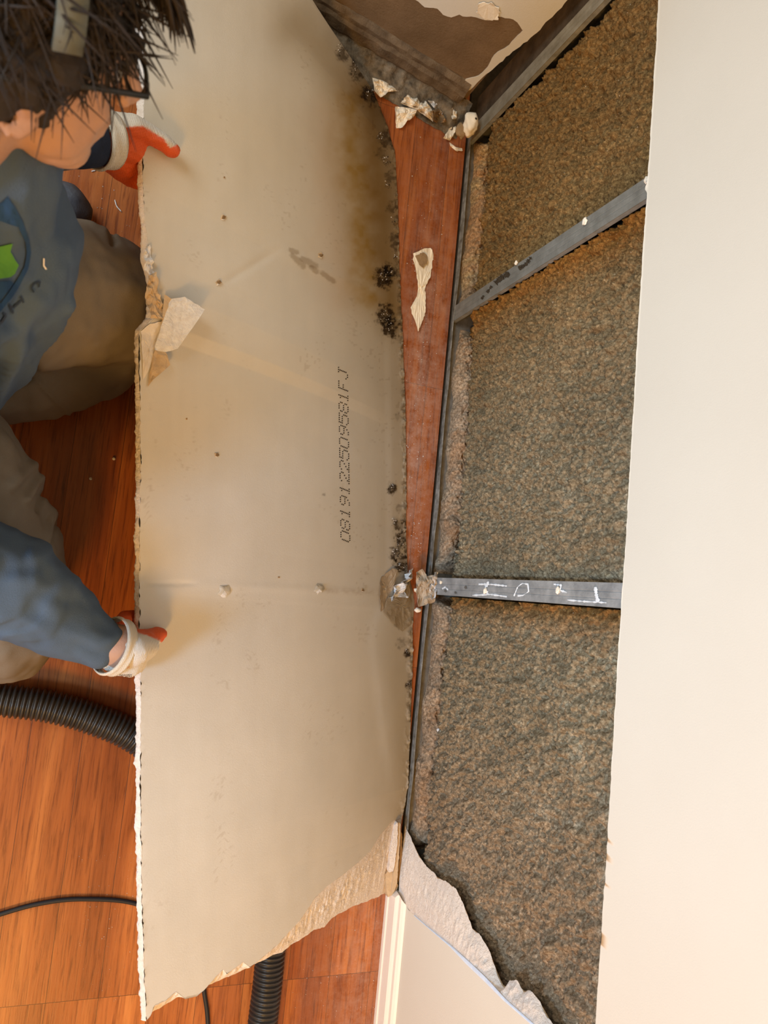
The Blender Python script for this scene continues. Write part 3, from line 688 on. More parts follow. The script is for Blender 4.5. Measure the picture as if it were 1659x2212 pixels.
paper_bit('crushed_edge', [(308, 540), (322, 530), (326, 570), (333, 598), (320, 600), (309, 580)], onboard, M_flap, board, .006, seed=9, crumple=2, lab_part='broken white gypsum sliver')
# screw pulls
for (a, b, r) in ((482, 470, 9), (471, 610, 8), (468, 983, 7), (484, 1276, 18), (688, 1272, 13), (783, 1275, 5), (484, 383, 3), (403, 905, 3), (602, 1247, 3), (692, 552, 8)):
    V = [onboard(a, b, -.0 if r < 10 else .002)]; Fc = []; n = 14
    for k in range(n):
        g = 2*math.pi*k/n; rr = r*(.75+.3*vnoise(k*1.7, a)); V.append(onboard(a+rr*math.cos(g), b+rr*math.sin(g), .0004))
    for k in range(n):
        g = 2*math.pi*k/n; rr = r*.5; V.append(onboard(a+rr*math.cos(g), b+rr*math.sin(g), .0032*min(1, r/9)*(.7+.6*vnoise(k*1.9, b))))
    for k in range(n):
        k2 = (k+1) % n; Fc.append([1+k, 1+k2, 1+n+k2, 1+n+k]); Fc.append([1+n+k, 1+n+k2, 0])
    mi = ([1 if 1 < k < 5 and r > 4 else 0 for k in range(n) for _ in (0, 1)])
    mi = [(2 if (i % 2 and r < 10) else m) for i, m in enumerate(mi)]
    o = mesh_obj('screw_tear', V, Fc, [M_kraftl], parent=board) if False else mesh_obj('screw_tear', V, Fc, [M_backq if r > 10 else M_kraftl, M_flap, M_kraft], parent=board, mi=mi)
    tears = [(a, b)]
# torn corner chunk by the pale stud
paper_bit('edge_tear', [(820, 1250), (846, 1228), (856, 1232), (850, 1262), (838, 1290), (834, 1310), (820, 1322), (816, 1290)], onboard, M_tanp, board, .003, seed=11, crumple=.8)
paper_bit('edge_tear', [(838, 1300), (846, 1268), (866, 1250), (872, 1235), (886, 1228), (880, 1245), (866, 1270), (868, 1292), (850, 1290)], onboard, M_flap, board, .014, seed=12, crumple=2, lab_part='bright white broken gypsum lip')
paper_bit('edge_tear', [(826, 1322), (832, 1290), (868, 1290), (884, 1250), (894, 1300), (892, 1345), (868, 1365), (842, 1340)], onboard, M_backp, board, .0022, seed=13, crumple=.3)
# mould tufts standing off the paper near the foot
def tufts(a, b, r, n, seed, mat=None):
    V = []; Fc = []; rs = np.random.RandomState(seed)
    for k in range(n):
        g = rs.rand()*6.28; q = r*rs.rand()**.6; x, y = a+q*math.cos(g)*.8, b+q*math.sin(g); s = .5+1.6*rs.rand()
        p = onboard(x, y, .0008+.002*rs.rand(), True)
        if p is None: continue
        sz = .00065*s; c = len(V)
        for d in ((1, 0, 0), (-1, 0, 0), (0, 1, 0), (0, -1, 0), (0, 0, 1), (0, 0, -1)): V.append(p+np.array(d)*sz*(.6+.8*rs.rand()))
        Fc += [[c+i for i in f] for f in ((0, 2, 4), (2, 1, 4), (1, 3, 4), (3, 0, 4), (2, 0, 5), (1, 2, 5), (3, 1, 5), (0, 3, 5))]
    return V, Fc
VA, FA, VB2, FB2 = [], [], [], []
for i, (a, b, r, n) in enumerate(((830, 600, 18, 60), (846, 590, 12, 26), (834, 690, 20, 80), (845, 712, 14, 40), (847, 1054, 9, 36), (852, 1130, 10, 30), (866, 1175, 14, 60), (855, 1195, 10, 40), (868, 1230, 12, 40), (880, 1412, 6, 22), (884, 1482, 7, 22), (800, 200, 22, 60), (770, 148, 20, 46), (735, 110, 14, 26), (822, 300, 14, 50), (835, 350, 12, 46), (838, 400, 10, 22), (850, 480, 8, 18), (855, 560, 8, 20))):
    v, f = tufts(a, b, r, n, i); k = len(VA); VA += v; FA += [[q+k for q in t] for t in f]
    v, f = tufts(a-3, b-6, r*.7, n//4, i+70); k = len(VB2); VB2 += v; FB2 += [[q+k for q in t] for t in f]
o = mesh_obj('mould_crust', VA, FA, M_mould, parent=board, smooth=False); o['kind'] = 'stuff'; o['label'] = 'black mould crust'
o = mesh_obj('gypsum_crumbs', VB2, FB2, M_flap, parent=board, smooth=False); o['kind'] = 'stuff'

# ------------------------------------------------------------------ scraps
def onfloor(px, py, lift=0.): return onz(px, py, .0005+lift)
paper_bit('paint_chip', [(893, 548), (912, 538), (932, 536), (936, 548), (933, 580), (928, 602), (918, 622), (920, 645), (918, 680), (908, 705), (903, 717), (900, 700), (890, 678), (887, 664), (898, 668), (901, 640), (903, 620), (900, 590), (893, 562)],
          onfloor, M_scrap, None, .004, seed=21, label='long narrow cream paint chip on the red-brown floor strip', cat='paint chip', crumple=.5)
pc = bpy.data.objects['paint_chip']
pp = paper_bit('bare_patch', [(897, 552), (914, 545), (922, 550), (924, 566), (914, 578), (906, 572)], lambda a, b, l: onz(a, b, .0072+l*.2), M_kraft, pc, .002, seed=22)
pp['label'] = 'brown bare paper patch'
sc = [([(805, 168), (832, 175), (850, 188), (862, 196), (840, 198), (822, 210), (810, 196)], M_scrap, 'grey-white paper scrap wedged at the sheet top, left end of the corner rubble', .012),
      ([(854, 230), (880, 232), (902, 238), (895, 252), (878, 262), (872, 275), (856, 277)], M_scrap, 'folded cream scrap at the top left of the red-brown floor strip', .010),
      ([(866, 222), (880, 205), (898, 210), (920, 218), (932, 235), (936, 262), (920, 250), (905, 240), (880, 228)], M_scrap, 'largest pale curled scrap at the head of the floor strip', .022),
      ([(926, 218), (938, 218), (952, 232), (956, 246), (944, 240)], M_flap, 'small white chip right of the largest curled scrap', .018),
      ([(932, 238), (950, 234), (966, 262), (945, 266), (934, 258)], M_kraft, 'brown paper square among the pale scraps in the corner', .020),
      ([(965, 285), (972, 276), (985, 272), (982, 288), (972, 303), (958, 298)], M_scrap, 'small cream shard at the right end of the floor strip head', .008),
      ([(972, 308), (985, 318), (998, 320), (999, 325), (986, 326), (974, 316)], M_scrap, 'thin curled sliver below the cream shard by the channel', .006),
      ([(977, 232), (988, 231), (986, 257), (976, 256)], M_scrap, 'upright pale stick-like fragment left of the corner stud', .020),
      ([(900, 1236), (912, 1228), (924, 1246), (936, 1240), (946, 1262), (940, 1300), (920, 1306), (905, 1312), (900, 1280)], M_tanp, 'tan paper disc against the channel at the foot of the pale stud', .010),
      ([(931, 1262), (940, 1234), (946, 1236), (944, 1265), (940, 1292), (932, 1296), (928, 1270)], M_flap, 'upright white gypsum shard beside the tan paper disc', .026)]
for i, (ol, m, lab, lf) in enumerate(sc):
    base_z = .034 if i >= 8 else .004
    paper_bit('paper_scrap', ol, (lambda a, b, l, bz=base_z: onz(a, b, bz+l)) if i >= 8 else onfloor, m, None, lf, th=.0016, seed=31+i, label=lab, cat='scrap', group='torn scraps along the foot of the opened walls', crumple=1.3)
# broken gypsum lump with a screw hole hanging by the corner stud
def lump(name, px, py, z, rx, ry, rz, mat, label, cat, seed=1, rough=.3, group=None, rot=0.):
    bm = bmesh.new(); bmesh.ops.create_icosphere(bm, subdivisions=3 if rx > .006 else 2, radius=1)
    for v in bm.verts:
        n_ = 1+rough*(noise.noise(v.co*1.6+Vector((seed, 0, 0)))+.5*noise.noise(v.co*4+Vector((0, seed, 0))))
        v.co = Vector((v.co.x*rx, v.co.y*ry, v.co.z*rz))*n_
    bmesh.ops.rotate(bm, verts=bm.verts, matrix=Matrix.Rotation(rot, 3, 'Z'))
    me = bpy.data.meshes.new(name); bm.to_mesh(me); bm.free(); me.materials.append(mat)
    me.polygons.foreach_set('use_smooth', [rx > .006]*len(me.polygons))
    o = bpy.data.objects.new(name, me); COL.objects.link(o); o.location = onz(px, py, z)
    tag(o, label, cat, group); return o
lump('gypsum_chunk', 1016, 268, .060, .018, .026, .016, M_scrap, 'cream chunk with a dark screw hole at the corner beside the channel', 'gypsum chunk', 3, .35)
gc = bpy.data.objects['gypsum_chunk']
bm = bmesh.new(); bmesh.ops.create_circle(bm, cap_ends=True, radius=.0028, segments=12); me = bpy.data.meshes.new('screw_hole'); bm.to_mesh(me); bm.free(); me.materials.append(M_mould)
o = bpy.data.objects.new('screw_hole', me); COL.objects.link(o); o.parent = gc; o.location = (.004, .004, .0185)
lump('gypsum_chunk', 996, 282, .050, .012, .018, .006, M_kraft, 'brown papered chunk left of the cream chunk at the corner', 'gypsum chunk', 5, .3)
for i, (a, b, z, lab) in enumerate(((902, 1275, .012, 'upper small tan crumb in the crack left of the pale stud'), (903, 1318, .012, 'lower small tan crumb in the crack left of the pale stud'))):
    lump('gypsum_crumb', a, b, z, .008, .005, .005, M_scrap, lab, 'crumb', 8+i, .4)
# crumbs stuck to studs
for i, (a, b, s, lab) in enumerate(((1263, 478, .007, 'tan crumb stuck halfway up the slanting stud'), (1115, 568, .005, 'tan crumb low on the slanting stud'), (1397, 388, .006, 'tan crumb where the slanting stud meets the cut edge'), (1048, 1276, .006, 'tan crumb on the pale stud near its foot'), (1205, 1276, .006, 'orange-white crumb around a screw on the pale stud'), (952, 1258, .004, 'tiny crumb at the very foot of the pale stud'))):
    p = onx(a, b, WB-.002); o = lump('stud_crumb', 0, 0, 0, .003, s, s*.8, M_scrap, lab, 'crumb', 20+i, .4, 'crumbs stuck to the steel studs'); o.location = p
# white paste smears on the pale stud and dark rub marks on the slanting one, as thin raised coats
def smear(parent, pts, wd, mat, closed=False):
    P2 = resamp(pts, 24); V = []; Fc = []
    for i, (a, b) in enumerate(P2):
        t = P2[min(i+1, 23)]-P2[max(i-1, 0)]; t = t/np.linalg.norm(t); n_ = np.array([-t[1], t[0]]); w2 = wd*(.6+.5*vnoise(i*.5, a))
        V += [onx(a+n_[0]*w2, b+n_[1]*w2, WB-.0001), onx(a, b, WB-.0008), onx(a-n_[0]*w2, b-n_[1]*w2, WB-.0001)]
    o = mesh_obj('smear', V, grid_faces(24, 3), mat, parent=parent); return o
for pts, wd in (([(1110, 1288), (1118, 1268), (1128, 1260), (1140, 1262), (1142, 1278), (1130, 1286), (1118, 1287)], 2.2), ([(1034, 1262), (1060, 1262), (1095, 1266)], 3), ([(1020, 1286), (1060, 1284), (1095, 1289)], 3), ([(1196, 1262), (1212, 1264), (1210, 1275), (1225, 1280)], 3), ([(1286, 1268), (1288, 1285), (1292, 1300)], 5), ([(955, 1272), (962, 1268), (968, 1275)], 2.5), ([(1055, 1256), (1048, 1270), (1054, 1285)], 4), ([(1225, 1296), (1260, 1299), (1310, 1302)], 2.5)):
    smear(st1, pts, wd, M_wet)
for pts, wd in (([(1148, 555), (1135, 572), (1120, 580)], 6), ([(1100, 590), (1082, 600), (1070, 612)], 8), ([(1062, 618), (1052, 632)], 5), ([(1045, 638), (1040, 646)], 3)):
    smear(st2, pts, wd, M_metal_dull if False else M_mould)
for pts, wd in (([(960, 1275), (964, 1278)], 4), ([(982, 1282), (985, 1279)], 4), ([(1003, 1270), (1008, 1268)], 5)): smear(st1, pts, wd, M_metal_dull)
# dust crumbs on the floor strip and in front of the wall
V = []; Fc = []
def crumb(p, s):
    c = len(V)
    for d in ((1, 0, 0), (-1, 0, 0), (0, 1, 0), (0, -1, 0), (0, 0, 1), (0, 0, -.2)): V.append(np.array(p)+np.array(d)*s*(.5+rng.rand()))
    Fc.extend([[c+i for i in f] for f in ((0, 2, 4), (2, 1, 4), (1, 3, 4), (3, 0, 4), (2, 0, 5), (1, 2, 5), (3, 1, 5), (0, 3, 5))])
for k in range(420):
    py_ = 270+rng.rand()**.7*960; xr_ = interp(py_, [(270, 985), (1230, 905)]); xl_ = interp(py_, [(270, 862), (1230, 885)]); crumb(onz(xl_+(xr_-xl_)*rng.rand()**.8, py_, .0006), .0003+.0011*rng.rand()**4)
for k in range(160): crumb(onz(620+rng.rand()*220, 1980+rng.rand()*230, .0006), .0002+.0007*rng.rand()**3)
for k in range(110): crumb(onz(170+rng.rand()*120, 1840+rng.rand()*330, .0006), .0002+.0006*rng.rand()**3)
for k in range(60): crumb(onz(130+rng.rand()*170, 330+rng.rand()*180, .0006), .0003+.001*rng.rand()**3)
o = mesh_obj('plaster_dust', V, Fc, M_flap, smooth=False); tag(o, 'fine pale plaster crumbs scattered over the wooden floor', 'dust', kind='stuff')
for i, (a, b, lab) in enumerate(((246, 991, 'upper white bead on the dark floor between the legs'), (196, 1034, 'lower white bead on the dark floor between the legs'))):
    lump('plaster_bead', a, b, .003, .003, .003, .003, M_flap, lab, 'bead', 50+i, .1, 'white beads')
lump('plaster_bead', 947, 1577, .050, .004, .004, .004, M_flap, 'single white bead on the loose fluff near the bottom of the channel', 'bead', 56, .1)
for i, (pts, lab) in enumerate((([(248, 432), (252, 446), (262, 457)], 'thin curved white shaving on the floor under the upper glove'), ([(206, 368), (198, 370)], 'tiny white shaving near the upper glove'))):
    v, f = tube([onz(a, b, .0016) for a, b in resamp(pts, 8)], .0011, 6); tag(mesh_obj('shaving', v, f, M_flap), lab, 'shaving')

# broken baseboard end standing between the sheet and the wall
bb = empty('baseboard_stub'); tag(bb, 'splintered white baseboard end in the V where the sheet and wall boards meet', 'baseboard piece')
def stub(pts, mat, z0, z1, name, seed):
    P2 = resamp(pts+[pts[0]], 60)[:-1]; n = len(P2)
    Vt = [onz(a+.8*vnoise(i*.8, seed), b+.8*vnoise(i*.9, seed+4), z1) for i, (a, b) in enumerate(P2)]; Vb_ = [np.array([v[0], v[1], z0]) for v in Vt]
    bm = bmesh.new(); f = [bm.verts.new(v) for v in Vt]; g = [bm.verts.new(v) for v in Vb_]; bm.faces.new(f); bm.faces.new(g[::-1])
    for i in range(n): bm.faces.new([f[i], g[i], g[(i+1) % n], f[(i+1) % n]])
    bmesh.ops.recalc_face_normals(bm, faces=bm.faces[:]); bmesh.ops.triangulate(bm, faces=bm.faces[:])
    me = bpy.data.meshes.new(name); bm.to_mesh(me); bm.free(); me.materials.append(mat); o = bpy.data.objects.new(name, me); COL.objects.link(o); o.parent = bb; return o
stub([(853, 1782), (860, 1776), (858, 1830), (850, 1882), (840, 1885), (843, 1840)], M_core, .012, .034, 'trim_core', 2)
stub([(860, 1776), (866, 1780), (862, 1850), (858, 1905), (850, 1930), (846, 1925), (851, 1882), (858, 1830)], M_kraftl, .004, .030, 'splinter', 3)['label'] = 'tan wood splinter'
stub([(842, 1798), (850, 1790), (846, 1835), (838, 1885), (834, 1880), (838, 1840)], M_kraft, .004, .022, 'dark_gap_lining', 4)
stub([(833, 1888), (840, 1880), (852, 1885), (860, 1915), (852, 1932), (838, 1938), (834, 1915)], M_kraftl, .006, .024, 'splinter', 5)
stub([(864, 1792), (869, 1800), (868, 1860), (872, 1910), (862, 1925), (858, 1905), (864, 1850)], M_kraft, .002, .018, 'torn_backing', 6)

# ------------------------------------------------------------------ hose and cord (both run under the lifted sheet)
def hose():
    ctrl = [(-420, 1480), (-200, 1488), (0, 1512), (110, 1527), (210, 1556), (300, 1598), (420, 1690), (530, 1830), (583, 1980), (582, 2080), (567, 2212), (540, 2400), (470, 2640)]
    zc = .030
    pts = catmull([tuple(onz(a, b, zc)) for a, b in ctrl], 2400)
    L_ = [0]
    for i in range(1, len(pts)): L_.append(L_[-1]+(pts[i]-pts[i-1]).length)
    tot = L_[-1]; pit = .0088; nn = int(tot/pit*8); s = np.linspace(0, tot, nn)
    pp = np.stack([np.interp(s, L_, [p[k] for p in pts]) for k in range(3)], 1)
    prof = [0, .35, .85, 1, 1, .85, .35, 0]
    rad = [.0245+.0042*prof[i % 8] for i in range(nn)]
    pp[:, 2] = .0300
    v, f = tube(pp, rad, 22); o = mesh_obj('vacuum_hose', v, f, M_rubber)
    tag(o, 'black ribbed vacuum hose running on the floor under the raised drywall sheet', 'hose')
hose()
pts = catmull([tuple(onz(a, b, .0045)) for a, b in [(-300, 2080), (-120, 2015), (0, 1975), (90, 1951), (180, 1942), (293, 1952), (380, 2000), (430, 2090), (442, 2150), (449, 2215), (448, 2350)]], 160)
v, f = tube(pts, .0040, 12); tag(mesh_obj('power_cord', v, f, M_cord), 'thin black power cord curving over the floor left of the sheet and out below it', 'cord')

# ------------------------------------------------------------------ person
def blob_mesh(balls, voxel, smooth_it=6, fac=.5):
    """balls: (centre, radius or (rx,ry,rz), rotation or None); united into one continuous surface"""
    bm = bmesh.new(); ico = bmesh.new(); bmesh.ops.create_icosphere(ico, subdivisions=2, radius=1)
    bv = np.array([v.co[:] for v in ico.verts]); bf = [[v.index for v in f.verts] for f in ico.faces]; ico.free()
    V = []; Fc = []
    for c, r, R in balls:
        k = len(V)*len(bv); a = bv*np.array(r if hasattr(r, '__len__') else (r, r, r))
        if R is not None: a = a@np.array(R).T
        V.append(a+np.array(c)); Fc += [[k+i for i in f] for f in bf]
    me = bpy.data.meshes.new('tmp'); me.from_pydata(np.concatenate(V).tolist(), [], Fc); o = bpy.data.objects.new('tmp', me); COL.objects.link(o)
    m = o.modifiers.new('r', 'REMESH'); m.mode = 'VOXEL'; m.voxel_size = voxel
    s = o.modifiers.new('s', 'SMOOTH'); s.iterations = smooth_it; s.factor = fac
    dg = bpy.context.evaluated_depsgraph_get(); ev = o.evaluated_get(dg); m2 = bpy.data.meshes.new_from_object(ev)
    V = np.array([v.co[:] for v in m2.vertices]); N_ = np.array([v.normal[:] for v in m2.vertices]); Fc = [list(p.vertices) for p in m2.polygons]
    bpy.data.objects.remove(o); bpy.data.meshes.remove(me); bpy.data.meshes.remove(m2)
    return V, N_, Fc
def chain(pts, step=.3):
    """pts: (vec3, radius)"""
    out = []
    for (a, ra), (b, rb) in zip(pts[:-1], pts[1:]):
        a = np.array(a); b = np.array(b); L_ = np.linalg.norm(b-a); n = max(2, int(L_/(min(ra, rb)*step))+1)
        for k in range(n+1):
            t = k/n; out.append((a+(b-a)*t, ra+(rb-ra)*t, None))
    return out
def W(px, py, z, rpx=None):
    p = onz(px, py, z)
    return (p, rpx*depth(p)/F) if rpx is not None else p
def zb(px, py):     # height of the sheet under a photo point
    t, Y = p_uv(px, py); return float(psurf(np.array(t), np.array(Y))[2])

# head frame
_c0 = W(70, 120, .93)                                   # cranium centre
fw = np.array([.86, .34, -.34]); fw /= np.linalg.norm(fw)
up0 = np.array([.10, .55, .82]); up0 -= fw*up0.dot(fw); up0 /= np.linalg.norm(up0); rt = np.cross(fw, up0)
HC = W(278, 193, .86)-(fw*.111+up0*(-.040)); RH = np.stack([fw, -rt, up0], 1)                        # columns: forward, left, up
def hp(f_, l_, u_): return HC+RH@np.array([f_, l_, u_])
def hball(f_, l_, u_, r): return (hp(f_, l_, u_), r, RH)
head = [hball(-.012, 0, .010, (.096, .076, .088)), hball(.030, 0, -.020, (.062, .066, .070)), hball(.045, 0, .020, (.050, .058, .050)),
        hball(.040, 0, -.062, (.046, .056, .040)), hball(.062, 0, -.095, (.026, .030, .020)), hball(.050, 0, -.082, (.036, .042, .028)),
        hball(.056, .030, -.042, (.026, .022, .022)), hball(.056, -.030, -.042, (.026, .022, .022)),
        hball(.082, .020, .006, (.012, .020, .008)), hball(.082, -.020, .006, (.012, .020, .008))]
head += [(hp(.094, 0, -.006), .0085, None), (hp(.100, 0, -.018), .010, None), (hp(.107, 0, -.031), .0115, None), (hp(.111, 0, -.040), .0125, None), (hp(.101, .011, -.043), .0085, None), (hp(.101, -.011, -.043), .0085, None)]
head += [hball(.088, 0, -.064, (.011, .022, .0065)), hball(.087, 0, -.075, (.010, .019, .006)), hball(.080, 0, -.068, (.014, .026, .02))]
for s in (1, -1):
    for k in range(9):
        g = math.pi*(.15+1.5*k/8); head.append((hp(-.012-.017*math.sin(g)*1.0, s*.079, -.020+.026*math.cos(g)), .0055, None))
    head += [(hp(-.008, s*.076, -.022), .012, None), (hp(-.008, s*.077, -.045), .007, None)]
neckb = hp(-.085, 0, -.150)
neck = chain([(hp(-.020, 0, -.050), .058), (hp(-.050, 0, -.110), .056), (neckb, .064)])
# shoulders, torso
shL = W(-55, 330, .80); shR = W(-330, 820, .80)
chest = W(-120, 520, .66); belly = W(-150, 690, .44); pelv = W(-250, 800, .25)
wrL = W(196, 300, .40); elL = W(-40, 300, .50)
wrR = W(236, 1392, .36); elR = W(-110, 1215, .44)
def hand(wr, spec, shrink=0.):
    """spec: list of finger chains in (px,py,z,rpx)"""
    out = []
    for ch in spec: out += chain([(W(a, b, z), max(.003, r*depth(W(a, b, z))/F-shrink)) for a, b, z, r in ch], .25)
    return out
zL = .36; zR = .325
tz = lambda a, b, r: zb(a, b)+r*depth(W(a, b, .33))/F*1.15+.002
HL = [[(196, 300, .405, 38), (240, 305, .385, 42), (272, 310, .362, 44)], [(225, 278, .39, 30), (268, 280, .375, 34), (288, 290, .372, 30)], [(240, 335, .36, 36), (262, 350, .33, 38)],
      [(240, 268, .395, 26), (285, 272, .395, 26), (318, 288, tz(330, 290, 24), 23), (350, 306, tz(350, 306, 19), 20), (373, 325, tz(373, 325, 16), 17)],
      [(272, 300, .355, 22), (300, 318, .315, 18), (335, 330, .300, 16), (370, 345, .295, 14)],
      [(268, 325, .345, 22), (296, 346, .305, 18), (332, 358, .292, 16), (368, 372, .290, 14)],
      [(264, 350, .335, 22), (292, 372, .295, 18), (326, 385, .285, 16), (358, 398, .285, 14)],
      [(258, 370, .325, 20), (285, 390, .290, 16), (315, 402, .282, 14), (340, 410, .282, 12)]]
HR = [[(258, 1398, .364, 42), (285, 1402, .352, 46)], [(288, 1402, .372, 40), (312, 1396, .360, 32)], [(226, 1424, .368, 19), (255, 1437, .360, 23), (282, 1440, .352, 24)], [(252, 1420, .362, 30), (270, 1425, .350, 34), (290, 1428, .345, 30)],
      [(262, 1385, .365, 34), (294, 1396, .362, 38), (316, 1384, tz(318, 1384, 25), 26), (334, 1374, tz(334, 1374, 19), 20), (346, 1370, tz(346, 1370, 15), 16)],
      [(262, 1352, .330, 22), (270, 1336, .300, 18), (300, 1334, .275, 17), (340, 1336, .265, 15)],
      [(270, 1375, .325, 22), (292, 1362, .290, 18), (325, 1362, .270, 16), (360, 1362, .262, 14)],
      [(275, 1405, .320, 22), (298, 1398, .285, 18), (330, 1396, .268, 16), (364, 1394, .262, 14)],
      [(272, 1430, .320, 20), (294, 1428, .288, 17), (322, 1425, .270, 15), (348, 1420, .265, 13)]]
person = empty('person'); tag(person, 'crouching person in blue-grey shirt, grey trousers and orange gloves holding the loose sheet', 'person')
kL = W(262, 640, .235); kR = W(30, 1380, .20); hipL = W(-240, 690, .30); hipR = W(-270, 900, .30)
anL = W(-180, 560, .07); anR = W(-330, 1250, .07)
body = head+neck+chain([(neckb, .06), (chest, .105), (belly, .105), (pelv, .115)])+chain([(shL, .055), (chest, .09), (shR, .055)])+chain([(shL, .052), (neckb, .06), (shR, .052)])
body += chain([(shL, .048), (elL, .040), (wrL, .027)])+chain([(shR, .048), (elR, .040), (wrR, .027)])
kR = W(-40, 1330, .17); anR = W(-330, 1270, .08)
body += chain([(hipL, .080), (kL, .045), (anL, .034)])+chain([(hipR, .080), (kR, .045), (anR, .034)])+chain([(pelv, .10), (hipL, .085)])+chain([(pelv, .10), (hipR, .085)])
body += hand(wrL, HL, .0025)+hand(wrR, HR, .0025)+chain([(wrR, .031), (W(262, 1398, .362), .033)])
V, N_, Fc = blob_mesh(body, .0042, 3)
mesh_obj('body', V, Fc, M_skin, parent=person)['label'] = 'tanned skin of face, neck and wrists'
HEADB = BVHTree.FromPolygons(V.tolist(), Fc)
# trousers
tr = []
tr += chain([W(-380, 780, .30, 190)[0:1]+(.13,), W(-240, 690, .30)[None][0:1] and (W(-240, 690, .30), .135), (W(0, 612, .27), .122), (W(150, 607, .235), .110), (W(225, 640, .205), .102), (W(268, 665, .185), .092)], .25) if False else chain([(W(-380, 780, .30), .13), (W(-240, 700, .30), .135), (W(0, 635, .27), .130), (W(130, 632, .235), .122), (W(215, 650, .205), .112), (W(268, 668, .185), .096)], .25)
tr += chain([(W(262, 690, .12), .088), (W(200, 745, .11), .096), (W(60, 790, .12), .100), (W(-160, 800, .12), .10)], .25)
tr += chain([(W(-240, 700, .30), .14), (W(-300, 900, .30), .15)], .25)
tr += chain([(W(-300, 900, .30), .145), (W(-150, 1050, .27), .140), (W(-40, 1190, .22), .118), (W(5, 1330, .19), .098), (W(15, 1372, .16), .08)], .25)
tr += chain([(W(0, 1360, .10), .075), (W(-160, 1330, .08), .075), (W(-330, 1270, .08), .07)], .25)
V, N_, Fc = blob_mesh(tr, .0046, 14)
px, py = proj(V)
fold = np.zeros(len(V))
for a, b, w_, hh in (((160, 905), (60, 800), 5, .003), ((60, 800), (30, 770), 4, .002), ((120, 960), (60, 1080), 9, .006), ((138, 940), (85, 1100), 6, -.006), ((95, 980), (30, 1050), 12, .005), ((145, 960), (100, 1180), 8, .005), ((0, 845), (70, 800), 13, -.012), ((150, 1060), (100, 1190), 5, -.005), ((150, 450), (250, 500), 9, .005), ((230, 470), (250, 520), 7, -.006)):
    d_, u = seg(px, py, a, b); fold += hh*np.exp(-(d_/w_)**2)
fold = fold*1.5+.006*fbm(V[:, 0]*9, V[:, 1]*9, V[:, 2]*9, 3, 101)+.0035*fbm(V[:, 0]*30, V[:, 1]*30, V[:, 2]*30, 2, 103)
V = V+N_*fold[:, None]; V[:, 2] = np.maximum(V[:, 2], .001)
mesh_obj('trousers', V, Fc, M_trous, parent=person)
# shoe of the folded left leg, behind the thigh
V, N_, Fc = blob_mesh(chain([(W(60, 455, .05), .045), (W(140, 440, .045), .040), (W(165, 455, .035), .030)])+chain([(W(60, 455, .03), .03), (W(0, 470, .05), .045)]), .005, 4)
V[:, 2] = np.maximum(V[:, 2], .002); mesh_obj('shoe', V, Fc, M_shoe, parent=person)
# shirt: torso + sleeves
sh = chain([(neckb+np.array([-.02, -.03, -.01]), .075), (W(-120, 520, .66), .135), (W(-120, 640, .50), .130), (W(-135, 720, .40), .125)], .2)
sh += chain([(W(20, 500, .60), .060), (W(35, 560, .50), .062), (W(20, 640, .42), .055), (W(-40, 740, .36), .05)], .2)
sh += chain([(shL, .075), (W(-120, 520, .66), .10), (shR, .085)], .25)+chain([(shL, .07), (neckb+np.array([-.02, -.03, -.02]), .07), (shR, .075)], .25)
sh += chain([(W(40, 440, .66), .050), (W(-60, 470, .68), .10)], .2)
slR = chain([(shR, .085), (W(-200, 1120, .48), .078), (elR, .074), (W(20, 1258, .42), .070), (W(110, 1330, .385), .058), (W(185, 1372, .368), .044), (W(212, 1385, .363), .0385)], .2)
slL = chain([(shL, .075), (elL, .058), (W(100, 300, .46), .042), (W(160, 303, .425), .037)], .2)
V, N_, Fc = blob_mesh(sh+slR+slL, .0048, 7)
px, py = proj(V); arm = (py > 1080)
s_ = (px*.85+(py-1100)*.5)
al = (px+30)*.80+(py-1200)*.60; ac = (px+30)*-.60+(py-1200)*.80; wv_ = al+.0016*ac**2+22*fbm(al/80, ac/60, 0, 2, 5)
fo = arm*(.0042*np.tanh(2*np.sin(wv_/13))*(.4+.6*vnoise(al/40, ac/30, 0, 9))*sst(300, 120, al)+.0030*np.sin((al*.45+ac*.9)/16+2*vnoise(al/60, ac/40))*sst(60, 220, al))
# torso folds: long folds running down to the hem
tq = (~arm); d2 = px*.86-(py-600)*-.42
fo = fo+tq*(.0045*np.sin(d2/13+1.5*fbm(px/60, py/60, 0, 2, 7))*sst(520, 640, py)+.0035*fbm(px/40, py/90, 0, 3, 8))
V = V+N_*fo[:, None]
shirt = mesh_obj('shirt', V, Fc, M_shirt, parent=person)
SHB = BVHTree.FromPolygons(V.tolist(), Fc)
# loose hem of the shirt hanging over the thigh
def hem():
    out = [(125, 440, .47), (140, 480, .455), (152, 530, .44), (154, 575, .425), (146, 625, .41), (128, 672, .40), (108, 705, .39), (80, 755, .375), (50, 800, .36), (10, 845, .35), (-60, 900, .34)]
    inn = [(100, 400, .60), (112, 440, .59), (118, 500, .57), (112, 560, .55), (100, 620, .53), (82, 660, .50), (60, 700, .47), (35, 740, .44), (0, 780, .42), (-40, 800, .40), (-100, 830, .39)]
    A = np.array(catmull(out, 160)); B = np.array(catmull(inn, 160)); m_ = 22; V = []
    for i in range(160):
        for k in range(m_):
            q = k/(m_-1); p = A[i]*(1-q)+B[i]*q
            dz = .010*math.sin(math.pi*q)+.005*math.sin(i/7.0+q*2)*(1-q)+.003*vnoise(i*.2, q*6)
            V.append(onz(p[0], p[1], p[2]+dz))
    o = mesh_obj('shirt_hem', V, grid_faces(160, m_), M_shirt, parent=person); s = o.modifiers.new('s', 'SOLIDIFY'); s.thickness = .0025
hem()
